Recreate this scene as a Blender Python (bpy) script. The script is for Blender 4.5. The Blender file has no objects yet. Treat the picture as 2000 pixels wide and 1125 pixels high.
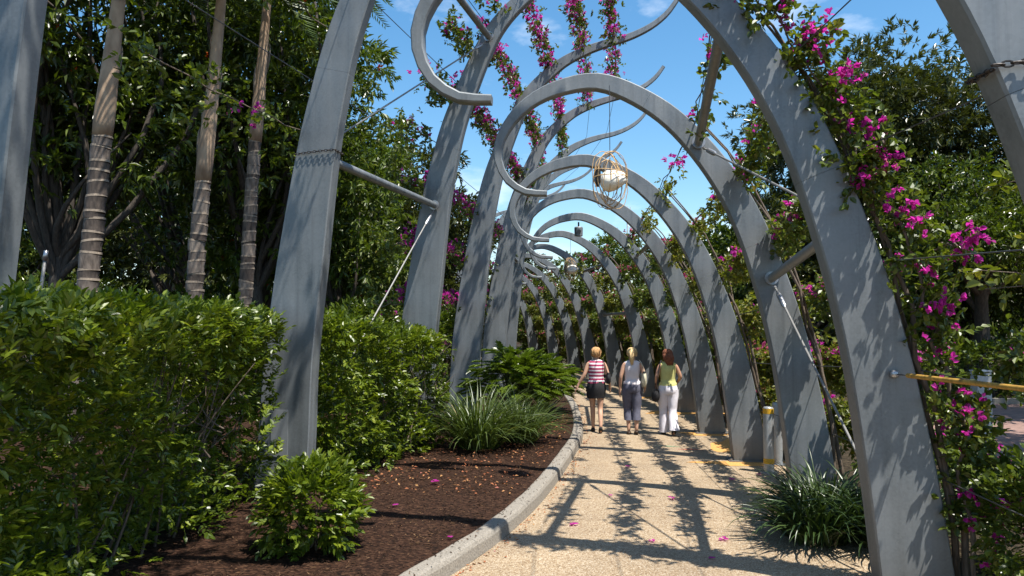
import bpy, bmesh, math, random
import numpy as np
from mathutils import Vector, Matrix

R_ = math.radians
rng = np.random.default_rng(11)
random.seed(5)
SC = bpy.context.scene
COL = SC.collection

# ------------------------------------------------------------------ camera
F_PX = 1500.0
CAM_H = 2.15
PITCH = math.atan(67.5 / F_PX)
cam_d = bpy.data.cameras.new('camera')
cam_d.sensor_width = 36.0
cam_d.lens = 36.0 * F_PX / 2000.0
cam_d.clip_start = 0.05
cam_d.clip_end = 2000.0
cam = bpy.data.objects.new('camera', cam_d)
cam.location = (0, 0, CAM_H)
cam.rotation_euler = (math.pi / 2 + PITCH, 0, 0)
COL.objects.link(cam)
SC.camera = cam

# ------------------------------------------------------------------ world + sun
SUN_VEC = Vector((0.305, -0.29, 1.0)).normalized()
SUN_EL = math.asin(SUN_VEC.z)
SUN_AZ = math.atan2(SUN_VEC.x, SUN_VEC.y)
world = bpy.data.worlds.new('World')
SC.world = world
world.use_nodes = True
wn, wl = world.node_tree.nodes, world.node_tree.links
wn.clear()
w_out = wn.new('ShaderNodeOutputWorld')
w_bg = wn.new('ShaderNodeBackground')
w_sky = wn.new('ShaderNodeTexSky')
w_sky.sky_type = 'NISHITA'
w_sky.sun_disc = False
w_sky.sun_elevation = SUN_EL
w_sky.sun_rotation = SUN_AZ
w_sky.air_density = 1.0
w_sky.dust_density = 0.6
w_sky.ozone_density = 1.5
w_bg.inputs['Strength'].default_value = 0.115
# thin scattered fair-weather clouds over the whole dome
w_tc = wn.new('ShaderNodeTexCoord')
w_map = wn.new('ShaderNodeMapping')
w_map.inputs['Scale'].default_value = (1.0, 1.0, 2.6)
w_map.inputs['Location'].default_value = (0.37, 0.9, 0.21)
w_noise = wn.new('ShaderNodeTexNoise')
w_noise.inputs['Scale'].default_value = 3.4
w_noise.inputs['Detail'].default_value = 8
w_noise.inputs['Roughness'].default_value = 0.58
w_ramp = wn.new('ShaderNodeValToRGB')
w_ramp.color_ramp.elements[0].position = 0.545
w_ramp.color_ramp.elements[1].position = 0.76
w_ramp.color_ramp.elements[1].color = (0.8, 0.8, 0.8, 1)
w_mix = wn.new('ShaderNodeMixRGB')
w_mix.inputs['Color2'].default_value = (7.2, 7.5, 8.0, 1)
wl.new(w_tc.outputs['Generated'], w_map.inputs['Vector'])
wl.new(w_map.outputs['Vector'], w_noise.inputs['Vector'])
wl.new(w_noise.outputs['Fac'], w_ramp.inputs['Fac'])
wl.new(w_ramp.outputs['Color'], w_mix.inputs['Fac'])
w_hsv = wn.new('ShaderNodeHueSaturation')
w_hsv.inputs['Saturation'].default_value = 1.28
w_hsv.inputs['Hue'].default_value = 0.492
wl.new(w_sky.outputs['Color'], w_hsv.inputs['Color'])
wl.new(w_hsv.outputs['Color'], w_mix.inputs['Color1'])
wl.new(w_mix.outputs['Color'], w_bg.inputs['Color'])
wl.new(w_bg.outputs['Background'], w_out.inputs['Surface'])

sun_d = bpy.data.lights.new('sun', 'SUN')
sun_d.energy = 5.0
sun_d.angle = R_(0.5)
sun_d.color = (1.0, 0.955, 0.88)
sun = bpy.data.objects.new('sun', sun_d)
sun.rotation_euler = SUN_VEC.to_track_quat('Z', 'Y').to_euler()
sun.location = (10, -8, 30)
COL.objects.link(sun)

SC.view_settings.view_transform = 'Standard'
SC.view_settings.look = 'None'
SC.view_settings.exposure = 0.85
SC.view_settings.gamma = 1.0
SC.view_settings.use_curve_mapping = False
cy = SC.cycles
cy.max_bounces = 6
cy.diffuse_bounces = 3
cy.glossy_bounces = 2
cy.transmission_bounces = 4
cy.transparent_max_bounces = 4
cy.caustics_reflective = False
cy.caustics_refractive = False
cy.sample_clamp_indirect = 6.0


# ------------------------------------------------------------------ helpers
def tag(o, label=None, cat=None, group=None, kind=None):
    if label: o['label'] = label
    if cat: o['category'] = cat
    if group: o['group'] = group
    if kind: o['kind'] = kind
    return o


def empty(name, loc=(0, 0, 0), rz=0.0, label=None, cat=None, group=None):
    o = bpy.data.objects.new(name, None)
    o.empty_display_size = 0.1
    o.location = loc
    o.rotation_euler = (0, 0, rz)
    COL.objects.link(o)
    return tag(o, label, cat, group)


def link(name, me, parent=None, mat=None):
    if mat is not None and len(me.materials) == 0:
        me.materials.append(mat)
    o = bpy.data.objects.new(name, me)
    COL.objects.link(o)
    if parent is not None:
        o.parent = parent
    return o


def np_mesh(name, V, F, smooth=False):
    """V (n,3); F a list of int arrays (m,k)."""
    V = np.asarray(V, dtype=np.float32)
    me = bpy.data.meshes.new(name)
    me.vertices.add(len(V))
    me.vertices.foreach_set('co', V.ravel())
    if not isinstance(F, (list, tuple)):
        F = [F]
    F = [np.asarray(f, dtype=np.int32) for f in F if len(f)]
    loops = np.concatenate([f.ravel() for f in F])
    starts, s = [], 0
    for f in F:
        starts.append(s + np.arange(len(f), dtype=np.int32) * f.shape[1])
        s += f.size
    starts = np.concatenate(starts)
    me.loops.add(len(loops))
    me.loops.foreach_set('vertex_index', loops)
    me.polygons.add(len(starts))
    me.polygons.foreach_set('loop_start', starts)
    me.polygons.foreach_set('use_smooth', np.full(len(starts), bool(smooth)))
    me.update(calc_edges=True)
    return me


class MB:
    """Collects pieces that belong to one part."""
    def __init__(s):
        s.V, s.F, s.n = [], {}, 0

    def add(s, V, F):
        V = np.asarray(V, dtype=np.float64)
        for f in (F if isinstance(F, list) else [F]):
            f = np.asarray(f, dtype=np.int64)
            if f.size:
                s.F.setdefault(f.shape[1], []).append(f + s.n)
        s.V.append(V)
        s.n += len(V)
        return s

    def box(s, c, d, rz=0.0, bev=0.0):
        hx, hy, hz = d[0] / 2, d[1] / 2, d[2] / 2
        v = np.array([[x, y, z] for z in (-hz, hz) for x, y in ((-hx, -hy), (hx, -hy), (hx, hy), (-hx, hy))])
        ca, sa = math.cos(rz), math.sin(rz)
        v = np.stack([v[:, 0] * ca - v[:, 1] * sa, v[:, 0] * sa + v[:, 1] * ca, v[:, 2]], 1) + np.array(c)
        f = np.array([[3, 2, 1, 0], [4, 5, 6, 7], [0, 1, 5, 4], [1, 2, 6, 5], [2, 3, 7, 6], [3, 0, 4, 7]])
        return s.add(v, f)

    def tube(s, pts, rad, seg=8, cap=True):
        V, F, C = tube_arrays(pts, rad, seg)
        s.add(V, F)
        if cap:
            n0 = s.n - len(V)
            s.F.setdefault(seg, []).append(np.array([list(range(seg))[::-1]]) + n0)
            s.F.setdefault(seg, []).append(np.array([[len(V) - seg + i for i in range(seg)]]) + n0)
        return s

    def mesh(s, name, smooth=False):
        return np_mesh(name, np.concatenate(s.V), [np.concatenate(f) for f in s.F.values()], smooth)

    def build(s, name, mat, parent=None, smooth=False, sharp=None):
        me = s.mesh(name, smooth)
        if smooth and sharp:
            me.set_sharp_from_angle(angle=R_(sharp))
        return link(name, me, parent, mat)


def tube_arrays(pts, rad, seg=8):
    P = np.asarray(pts, dtype=np.float64)
    n = len(P)
    rad = np.broadcast_to(np.asarray(rad, dtype=np.float64), (n,))
    T = np.gradient(P, axis=0)
    T /= np.linalg.norm(T, axis=1, keepdims=True) + 1e-12
    ref = np.array([0, 0, 1.0]) if abs(T[0, 2]) < 0.9 else np.array([1.0, 0, 0])
    A = np.zeros_like(P)
    a = np.cross(T[0], ref); a /= np.linalg.norm(a)
    for i in range(n):
        a = a - T[i] * a.dot(T[i]); a /= np.linalg.norm(a) + 1e-12
        A[i] = a
    B = np.cross(T, A)
    th = np.linspace(0, 2 * math.pi, seg, endpoint=False)
    V = (P[:, None] + rad[:, None, None] * (np.cos(th)[None, :, None] * A[:, None] + np.sin(th)[None, :, None] * B[:, None])).reshape(-1, 3)
    i, j = np.meshgrid(np.arange(n - 1), np.arange(seg), indexing='ij')
    j2 = (j + 1) % seg
    F = np.stack([i * seg + j, i * seg + j2, (i + 1) * seg + j2, (i + 1) * seg + j], -1).reshape(-1, 4)
    return V, F, None


def loft(rings, seg=20, wob=0.0, cap=True):
    """rings: (cx,cy,cz,rx,ry[,tilt]) horizontal ellipses."""
    V = []
    th = np.linspace(0, 2 * math.pi, seg, endpoint=False)
    for k, r in enumerate(rings):
        cx, cy_, cz, rx, ry = r[:5]
        til = r[5] if len(r) > 5 else 0
        w = 1 + wob * np.sin(th * 3 + k * 1.3) + wob * 0.7 * np.sin(th * 5 - k * 2.1)
        V.append(np.stack([cx + rx * np.cos(th) * w, cy_ + ry * np.sin(th) * w, cz + til * np.sin(th) * ry], 1))
    V = np.concatenate(V)
    n = len(rings)
    i, j = np.meshgrid(np.arange(n - 1), np.arange(seg), indexing='ij')
    j2 = (j + 1) % seg
    F = [np.stack([i * seg + j, i * seg + j2, (i + 1) * seg + j2, (i + 1) * seg + j], -1).reshape(-1, 4)]
    if cap:
        F.append(np.array([list(range(seg))[::-1], list(range((n - 1) * seg, n * seg))]))
    return V, F


def catmull(pts, n):
    P = np.asarray(pts, dtype=np.float64)
    d = np.concatenate([[0], np.cumsum(np.linalg.norm(np.diff(P, axis=0), axis=1))])
    Q = np.vstack([2 * P[0] - P[1], P, 2 * P[-1] - P[-2]])
    out = []
    for s in np.linspace(0, d[-1] - 1e-9, n):
        k = min(np.searchsorted(d, s, 'right') - 1, len(P) - 2)
        t = (s - d[k]) / (d[k + 1] - d[k])
        p0, p1, p2, p3 = Q[k], Q[k + 1], Q[k + 2], Q[k + 3]
        out.append(0.5 * (2 * p1 + (p2 - p0) * t + (2 * p0 - 5 * p1 + 4 * p2 - p3) * t * t + (3 * p1 - p0 - 3 * p2 + p3) * t ** 3))
    return np.array(out)


def unit(a):
    return a / (np.linalg.norm(a, axis=-1, keepdims=True) + 1e-12)


def rdir(n, up=0.0):
    v = rng.normal(size=(n, 3))
    v = unit(v)
    v[:, 2] += up
    return unit(v)


class Leaves:
    """Collects leaves of one plant part; each leaf is its own little folded blade."""
    def __init__(s):
        s.V, s.Q, s.T, s.n = [], [], [], 0

    def add(s, P, D, N, L, W, fold=0.3, droop=0.15, lo=False):
        n = len(P)
        if n == 0: return
        L = np.broadcast_to(L, (n,))[:, None]; W = np.broadcast_to(W, (n,))[:, None]
        D = unit(D); N = unit(N - D * np.sum(N * D, 1, keepdims=True)); S = np.cross(D, N)
        if lo:
            V = np.stack([P, P + D * .45 * L + S * .5 * W + N * fold * .4 * W, P + D * L - N * droop * L,
                          P + D * .45 * L - S * .5 * W + N * fold * .4 * W], 1).reshape(-1, 3)
            b = s.n + np.arange(n)[:, None] * 4
            s.T.append(np.concatenate([b + np.array([[0, 1, 2]]), b + np.array([[0, 2, 3]])]))
            s.n += 4 * n
        else:
            V = np.stack([P, P + D * .3 * L + S * .48 * W + N * fold * .45 * W,
                          P + D * .68 * L + S * .4 * W + N * (fold * .36 * W - droop * .35 * L),
                          P + D * L - N * droop * L,
                          P + D * .68 * L - S * .4 * W + N * (fold * .36 * W - droop * .35 * L),
                          P + D * .3 * L - S * .48 * W + N * fold * .45 * W], 1).reshape(-1, 3)
            b = s.n + np.arange(n)[:, None] * 6
            s.Q.append(np.concatenate([b + np.array([[0, 1, 2, 3]]), b + np.array([[0, 3, 4, 5]])]))
            s.n += 6 * n
        s.V.append(V)

    def sprigs(s, P, D, k, ln, L, W, ang=0.9, jit=0.3, lo=False, up=0.5, droop=0.15, fold=0.3, two=True):
        """k leaves along a twig that starts at P and points along D."""
        n = len(P)
        if n == 0: return
        D = unit(D)
        U = np.tile(np.array([0, 0, 1.0]), (n, 1)) + rng.normal(size=(n, 3)) * 0.5
        S = unit(np.cross(D, U)); N0 = unit(np.cross(S, D))
        N0 = N0 * np.sign(N0[:, 2:3] + 1e-9)
        ln = np.broadcast_to(ln, (n,))[:, None]
        for j in range(k):
            t = (j + 0.6) / k
            a = ang * (1 - 0.65 * t) * (0.8 + 0.4 * rng.random((n, 1)))
            sd = (1 if j % 2 else -1) if two else np.sign(rng.normal(size=(n, 1)))
            roll = (rng.random((n, 1)) - .5) * 1.2 if two else rng.random((n, 1)) * 6.28
            Sd = S * np.cos(roll) + N0 * np.sin(roll)
            d = D * np.cos(a) + sd * Sd * np.sin(a) + rng.normal(size=(n, 3)) * jit * 0.5
            nn = N0 + np.array([0, 0, up]) + rng.normal(size=(n, 3)) * jit
            sc = 0.7 + 0.6 * rng.random(n)
            s.add(P + D * ln * t, d, nn, L * sc, W * sc, fold, droop, lo)

    def build(s, name, mat, parent=None, kind='stuff'):
        F = []
        if s.Q: F.append(np.concatenate(s.Q))
        if s.T: F.append(np.concatenate(s.T))
        o = link(name, np_mesh(name, np.concatenate(s.V), F), parent, mat)
        if kind: o['kind'] = kind
        return o


def wave(P, f=1.0, seed=0):
    r = np.random.default_rng(seed)
    out = np.zeros(len(P))
    for k in range(6):
        d = r.normal(size=P.shape[1]) * f * (1.6 ** (k * .7))
        out += np.sin(P @ d + r.random() * 6.28) / (1.45 ** k)
    return out / 2.6


# ------------------------------------------------------------------ materials
def new_mat(name):
    m = bpy.data.materials.new(name)
    m.use_nodes = True
    return m, m.node_tree.nodes, m.node_tree.links, m.node_tree.nodes['Principled BSDF']


def ramp_of(nodes, stops):
    r = nodes.new('ShaderNodeValToRGB')
    e = r.color_ramp.elements
    while len(e) < len(stops): e.new(0.5)
    for i, (p, c) in enumerate(stops):
        e[i].position = p; e[i].color = (*c, 1)
    return r


def plain(name, col, rough=0.6, metal=0.0, noise=0.12, scale=14.0, bump=0.0, spec=0.5):
    m, n, l, b = new_mat(name)
    tc = n.new('ShaderNodeTexCoord')
    t = n.new('ShaderNodeTexNoise'); t.inputs['Scale'].default_value = scale; t.inputs['Detail'].default_value = 6
    l.new(tc.outputs['Object'], t.inputs['Vector'])
    c = np.array(col)
    r = ramp_of(n, [(0.3, tuple(c * (1 - noise))), (0.7, tuple(np.minimum(c * (1 + noise), 1)))])
    l.new(t.outputs['Fac'], r.inputs['Fac']); l.new(r.outputs['Color'], b.inputs['Base Color'])
    b.inputs['Roughness'].default_value = rough; b.inputs['Metallic'].default_value = metal
    b.inputs['Specular IOR Level'].default_value = spec
    if bump:
        bp = n.new('ShaderNodeBump'); bp.inputs['Strength'].default_value = bump; bp.inputs['Distance'].default_value = 0.01
        l.new(t.outputs['Fac'], bp.inputs['Height']); l.new(bp.outputs['Normal'], b.inputs['Normal'])
    return m


def leaf_mat(name, stops, rough=0.38, trans=0.3, tcol=(1.25, 1.3, 0.5), spec=0.5, patch=.35):
    m, n, l, b = new_mat(name)
    g = n.new('ShaderNodeNewGeometry')
    r = ramp_of(n, stops)
    nz = n.new('ShaderNodeTexNoise'); nz.inputs['Scale'].default_value = 1.7; nz.inputs['Detail'].default_value = 4
    l.new(g.outputs['Position'], nz.inputs['Vector'])
    nr = n.new('ShaderNodeMapRange'); nr.inputs['From Min'].default_value = .3; nr.inputs['From Max'].default_value = .7
    l.new(nz.outputs['Fac'], nr.inputs['Value'])
    rm = n.new('ShaderNodeMath'); rm.operation = 'MULTIPLY'; rm.inputs[1].default_value = 1 - patch
    l.new(g.outputs['Random Per Island'], rm.inputs[0])
    ra = n.new('ShaderNodeMath'); ra.operation = 'MULTIPLY_ADD'; ra.inputs[1].default_value = patch
    l.new(nr.outputs['Result'], ra.inputs[0]); l.new(rm.outputs[0], ra.inputs[2])
    l.new(ra.outputs[0], r.inputs['Fac'])
    l.new(r.outputs['Color'], b.inputs['Base Color'])
    b.inputs['Roughness'].default_value = rough
    b.inputs['Specular IOR Level'].default_value = spec
    t = n.new('ShaderNodeBsdfTranslucent')
    mu = n.new('ShaderNodeMixRGB'); mu.blend_type = 'MULTIPLY'; mu.inputs['Fac'].default_value = 1
    mu.inputs['Color2'].default_value = (*tcol, 1)
    l.new(r.outputs['Color'], mu.inputs['Color1']); l.new(mu.outputs['Color'], t.inputs['Color'])
    mx = n.new('ShaderNodeMixShader'); mx.inputs['Fac'].default_value = trans
    l.new(b.outputs['BSDF'], mx.inputs[1]); l.new(t.outputs['BSDF'], mx.inputs[2])
    l.new(mx.outputs['Shader'], n['Material Output'].inputs['Surface'])
    return m


def steel_mat():
    m, n, l, b = new_mat('galvanised_steel')
    tc = n.new('ShaderNodeTexCoord')
    geo = n.new('ShaderNodeNewGeometry')
    a = n.new('ShaderNodeTexNoise'); a.inputs['Scale'].default_value = 1.3; a.inputs['Detail'].default_value = 5; a.inputs['Roughness'].default_value = .6
    l.new(geo.outputs['Position'], a.inputs['Vector'])
    mp = n.new('ShaderNodeMapping'); mp.inputs['Scale'].default_value = (9, 9, 0.8)
    l.new(geo.outputs['Position'], mp.inputs['Vector'])
    s = n.new('ShaderNodeTexNoise'); s.inputs['Scale'].default_value = 1.0; s.inputs['Detail'].default_value = 6
    l.new(mp.outputs['Vector'], s.inputs['Vector'])
    v = n.new('ShaderNodeTexVoronoi'); v.inputs['Scale'].default_value = 55
    l.new(geo.outputs['Position'], v.inputs['Vector'])
    m1 = n.new('ShaderNodeMixRGB'); m1.inputs['Fac'].default_value = .45
    l.new(a.outputs['Fac'], m1.inputs['Color1']); l.new(s.outputs['Fac'], m1.inputs['Color2'])
    m2 = n.new('ShaderNodeMixRGB'); m2.inputs['Fac'].default_value = .1
    l.new(m1.outputs['Color'], m2.inputs['Color1']); l.new(v.outputs['Color'], m2.inputs['Color2'])
    r = ramp_of(n, [(0.32, (0.118, 0.130, 0.136)), (0.48, (0.182, 0.197, 0.205)), (0.58, (0.207, 0.222, 0.230)), (0.72, (0.27, 0.286, 0.294))])
    l.new(m2.outputs['Color'], r.inputs['Fac'])
    mp2 = n.new('ShaderNodeMapping'); mp2.inputs['Scale'].default_value = (16, 16, .35)
    l.new(geo.outputs['Position'], mp2.inputs['Vector'])
    g = n.new('ShaderNodeTexNoise'); g.inputs['Scale'].default_value = 1.0; g.inputs['Detail'].default_value = 7; g.inputs['Roughness'].default_value = .65
    l.new(mp2.outputs['Vector'], g.inputs['Vector'])
    gr = ramp_of(n, [(.54, (1, 1, 1)), (.64, (.84, .84, .84)), (.77, (.68, .68, .67))])
    l.new(g.outputs['Fac'], gr.inputs['Fac'])
    sx = n.new('ShaderNodeSeparateXYZ'); l.new(geo.outputs['Position'], sx.inputs['Vector'])
    fo = n.new('ShaderNodeMath'); fo.operation = 'MULTIPLY_ADD'; fo.inputs[1].default_value = -2.2; fo.inputs[2].default_value = .9
    l.new(sx.outputs['Z'], fo.inputs[0])
    fa = n.new('ShaderNodeMath'); fa.operation = 'MULTIPLY'; fa.use_clamp = True
    l.new(fo.outputs[0], fa.inputs[0]); l.new(a.outputs['Fac'], fa.inputs[1])
    dm = n.new('ShaderNodeMixRGB'); dm.blend_type = 'MULTIPLY'; dm.inputs['Fac'].default_value = .8
    l.new(r.outputs['Color'], dm.inputs['Color1']); l.new(gr.outputs['Color'], dm.inputs['Color2'])
    df = n.new('ShaderNodeMixRGB'); df.inputs['Color2'].default_value = (.16, .125, .085, 1)
    l.new(fa.outputs[0], df.inputs['Fac']); l.new(dm.outputs['Color'], df.inputs['Color1'])
    l.new(df.outputs['Color'], b.inputs['Base Color'])
    rr = ramp_of(n, [(0.3, (.42,) * 3), (0.7, (.62,) * 3)])
    l.new(s.outputs['Fac'], rr.inputs['Fac']); l.new(rr.outputs['Color'], b.inputs['Roughness'])
    b.inputs['Metallic'].default_value = 0.35
    bp = n.new('ShaderNodeBump'); bp.inputs['Strength'].default_value = .06; bp.inputs['Distance'].default_value = .02
    l.new(a.outputs['Fac'], bp.inputs['Height']); l.new(bp.outputs['Normal'], b.inputs['Normal'])
    return m


def aggregate_mat():
    m, n, l, b = new_mat('exposed_aggregate')
    geo = n.new('ShaderNodeNewGeometry')
    v = n.new('ShaderNodeTexVoronoi'); v.inputs['Scale'].default_value = 95
    l.new(geo.outputs['Position'], v.inputs['Vector'])
    sep = n.new('ShaderNodeSeparateColor'); l.new(v.outputs['Color'], sep.inputs['Color'])
    r = ramp_of(n, [(0.0, (.17, .12, .07)), (0.15, (.30, .215, .13)), (0.45, (.40, .305, .195)), (0.75, (.45, .37, .26)), (1.0, (.60, .53, .42))])
    l.new(sep.outputs['Red'], r.inputs['Fac'])
    ns = n.new('ShaderNodeTexNoise'); ns.inputs['Scale'].default_value = 1.1; ns.inputs['Detail'].default_value = 7
    l.new(geo.outputs['Position'], ns.inputs['Vector'])
    r2 = ramp_of(n, [(0.3, (.80, .78, .76)), (0.7, (1.08, 1.06, 1.02))])
    l.new(ns.outputs['Fac'], r2.inputs['Fac'])
    mu = n.new('ShaderNodeMixRGB'); mu.blend_type = 'MULTIPLY'; mu.inputs['Fac'].default_value = 1
    l.new(r.outputs['Color'], mu.inputs['Color1']); l.new(r2.outputs['Color'], mu.inputs['Color2'])
    # gaps between pebbles
    rd = ramp_of(n, [(0.25, (1, 1, 1)), (0.6, (.6, .54, .48))])
    l.new(v.outputs['Distance'], rd.inputs['Fac'])
    m3 = n.new('ShaderNodeMixRGB'); m3.blend_type = 'MULTIPLY'; m3.inputs['Fac'].default_value = .8
    l.new(mu.outputs['Color'], m3.inputs['Color1']); l.new(rd.outputs['Color'], m3.inputs['Color2'])
    st = n.new('ShaderNodeTexNoise'); st.inputs['Scale'].default_value = 3.1; st.inputs['Detail'].default_value = 9; st.inputs['Roughness'].default_value = .7
    l.new(geo.outputs['Position'], st.inputs['Vector'])
    rs = ramp_of(n, [(.40, (1, 1, 1)), (.56, (1, 1, 1)), (.66, (.80, .76, .70)), (.78, (.66, .6, .53))])
    l.new(st.outputs['Fac'], rs.inputs['Fac'])
    m4 = n.new('ShaderNodeMixRGB'); m4.blend_type = 'MULTIPLY'; m4.inputs['Fac'].default_value = .9
    l.new(m3.outputs['Color'], m4.inputs['Color1']); l.new(rs.outputs['Color'], m4.inputs['Color2'])
    l.new(m4.outputs['Color'], b.inputs['Base Color'])
    b.inputs['Roughness'].default_value = .75
    bp = n.new('ShaderNodeBump'); bp.inputs['Strength'].default_value = .7; bp.inputs['Distance'].default_value = .006; bp.invert = True
    l.new(v.outputs['Distance'], bp.inputs['Height']); l.new(bp.outputs['Normal'], b.inputs['Normal'])
    return m


def mulch_mat(name, stops, scale=38, bump=1.0):
    m, n, l, b = new_mat(name)
    geo = n.new('ShaderNodeNewGeometry')
    mp = n.new('ShaderNodeMapping'); mp.inputs['Scale'].default_value = (1, 1.7, 1)
    l.new(geo.outputs['Position'], mp.inputs['Vector'])
    v = n.new('ShaderNodeTexVoronoi'); v.inputs['Scale'].default_value = scale
    l.new(mp.outputs['Vector'], v.inputs['Vector'])
    ns = n.new('ShaderNodeTexNoise'); ns.inputs['Scale'].default_value = 14; ns.inputs['Detail'].default_value = 8; ns.inputs['Roughness'].default_value = .7
    l.new(geo.outputs['Position'], ns.inputs['Vector'])
    sep = n.new('ShaderNodeSeparateColor'); l.new(v.outputs['Color'], sep.inputs['Color'])
    mx = n.new('ShaderNodeMixRGB'); mx.inputs['Fac'].default_value = .5
    l.new(sep.outputs['Red'], mx.inputs['Color1']); l.new(ns.outputs['Fac'], mx.inputs['Color2'])
    r = ramp_of(n, stops)
    l.new(mx.outputs['Color'], r.inputs['Fac']); l.new(r.outputs['Color'], b.inputs['Base Color'])
    b.inputs['Roughness'].default_value = .9
    b.inputs['Specular IOR Level'].default_value = .12
    bp = n.new('ShaderNodeBump'); bp.inputs['Strength'].default_value = bump; bp.inputs['Distance'].default_value = .03
    l.new(mx.outputs['Color'], bp.inputs['Height']); l.new(bp.outputs['Normal'], b.inputs['Normal'])
    return m


def brick_mat():
    m, n, l, b = new_mat('brick_paving')
    geo = n.new('ShaderNodeNewGeometry')
    t = n.new('ShaderNodeTexBrick')
    t.inputs['Scale'].default_value = 1.0
    t.inputs['Brick Width'].default_value = .23; t.inputs['Row Height'].default_value = .115; t.inputs['Mortar Size'].default_value = .006
    t.inputs['Color1'].default_value = (.20, .115, .09, 1); t.inputs['Color2'].default_value = (.28, .17, .135, 1); t.inputs['Mortar'].default_value = (.10, .08, .07, 1)
    l.new(geo.outputs['Position'], t.inputs['Vector'])
    l.new(t.outputs['Color'], b.inputs['Base Color'])
    b.inputs['Roughness'].default_value = .8
    return m


def bark_mat(name, a, c, scale=6.0, stretch=5.0, bump=.8):
    m, n, l, b = new_mat(name)
    tc = n.new('ShaderNodeTexCoord')
    mp = n.new('ShaderNodeMapping'); mp.inputs['Scale'].default_value = (stretch, stretch, 1)
    l.new(tc.outputs['Object'], mp.inputs['Vector'])
    t = n.new('ShaderNodeTexNoise'); t.inputs['Scale'].default_value = scale; t.inputs['Detail'].default_value = 8
    l.new(mp.outputs['Vector'], t.inputs['Vector'])
    r = ramp_of(n, [(0.3, a), (0.7, c)])
    l.new(t.outputs['Fac'], r.inputs['Fac']); l.new(r.outputs['Color'], b.inputs['Base Color'])
    b.inputs['Roughness'].default_value = .85
    bp = n.new('ShaderNodeBump'); bp.inputs['Strength'].default_value = bump; bp.inputs['Distance'].default_value = .02
    l.new(t.outputs['Fac'], bp.inputs['Height']); l.new(bp.outputs['Normal'], b.inputs['Normal'])
    return m


M = {}
M['steel'] = steel_mat()
M['path'] = aggregate_mat()
M['mulch'] = mulch_mat('bark_mulch', [(.25, (.008, .0045, .003)), (.5, (.028, .013, .0075)), (.72, (.058, .029, .017)), (.9, (.14, .08, .042))])
M['soil'] = mulch_mat('dark_soil', [(.25, (.012, .009, .005)), (.6, (.04, .03, .018)), (.9, (.10, .075, .045))], 20)
M['brick'] = brick_mat()
M['concrete'] = plain('kerb_concrete', (.225, .20, .165), .85, 0, .34, 60, .6)
M['orange_grit'] = plain('orange_grit', (.52, .27, .075), .85, 0, .3, 50, .3)
M['zinc'] = plain('zinc_bolts', (.42, .42, .43), .35, .8, .1)
M['wire'] = plain('dark_wire', (.10, .10, .10), .5, .6)
M['chain'] = plain('dark_chain', (.035, .03, .028), .55, .5)
M['rod'] = plain('pale_rod', (.22, .215, .205), .55, .3)
M['yellow'] = plain('yellow_sleeve', (.36, .205, .035), .6, 0, .4, 30)
M['bollard'] = plain('bollard_steel', (.40, .41, .41), .38, .45, .12)
M['yellow_band'] = plain('yellow_band', (.66, .36, .02), .45)
M['white_paint'] = plain('white_paint', (.62, .62, .60), .5)
M['bark'] = bark_mat('tree_bark', (.028, .022, .017), (.085, .066, .05))
M['bark_pale'] = bark_mat('pale_bark', (.12, .095, .07), (.26, .21, .16))
M['twig'] = bark_mat('twig_bark', (.07, .05, .035), (.17, .13, .095), 9)
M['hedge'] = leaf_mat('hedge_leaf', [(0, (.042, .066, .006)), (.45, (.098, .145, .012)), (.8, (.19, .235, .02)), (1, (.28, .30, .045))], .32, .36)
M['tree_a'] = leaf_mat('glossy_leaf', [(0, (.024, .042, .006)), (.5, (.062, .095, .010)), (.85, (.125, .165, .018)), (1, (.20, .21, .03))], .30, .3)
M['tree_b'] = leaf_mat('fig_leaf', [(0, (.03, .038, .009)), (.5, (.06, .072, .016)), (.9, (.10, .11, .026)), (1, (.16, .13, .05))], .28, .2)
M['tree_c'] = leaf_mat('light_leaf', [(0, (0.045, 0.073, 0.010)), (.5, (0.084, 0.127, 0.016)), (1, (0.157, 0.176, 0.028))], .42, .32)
M['vine'] = leaf_mat('vine_leaf', [(0, (.04, .06, .009)), (.5, (.085, .12, .016)), (.8, (.14, .175, .025)), (.93, (.20, .19, .03)), (1, (.26, .16, .05))], .34, .36)
M['vine_yellow'] = leaf_mat('yellowing_vine_leaf', [(0, (.07, .09, .012)), (.5, (.13, .155, .02)), (.85, (.22, .20, .03)), (1, (.32, .18, .06))], .40, .42)
M['bract'] = leaf_mat('magenta_bract', [(0, (.32, .012, .18)), (.45, (.50, .03, .31)), (.80, (.60, .07, .42)), (.88, (.52, .12, .26)), (.92, (.52, .28, .13)), (1, (.46, .30, .17))], .6, .58, (1.2, .9, 1.15), .2)
M['bract_pink'] = leaf_mat('pink_bract', [(0, (.30, .03, .10)), (.5, (.44, .07, .20)), (.75, (.46, .16, .16)), (1, (.42, .26, .15))], .6, .45, (1.2, .9, 1.1), .2)
M['strap'] = leaf_mat('strap_leaf', [(0, (.035, .058, .014)), (.6, (.075, .11, .028)), (.92, (.12, .155, .045)), (1, (.32, .26, .13))], .36, .25)
M['lily'] = leaf_mat('lily_leaf', [(0, (.014, .030, .008)), (.6, (.034, .062, .016)), (.9, (.06, .09, .026)), (1, (.20, .15, .09))], .33, .15)
M['xanadu'] = leaf_mat('philodendron_leaf', [(0, (.06, .095, .010)), (.6, (.11, .165, .016)), (1, (.18, .23, .03))], .3, .3)
M['red_flower'] = leaf_mat('orange_flower', [(0, (.50, .04, .01)), (1, (.65, .13, .02))], .6, .4, (1.2, 1, .8), .2)
M['red_leaf'] = leaf_mat('bronze_leaf', [(0, (.035, .014, .014)), (.6, (.07, .028, .025)), (1, (.06, .07, .02))], .45, .25)
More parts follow.
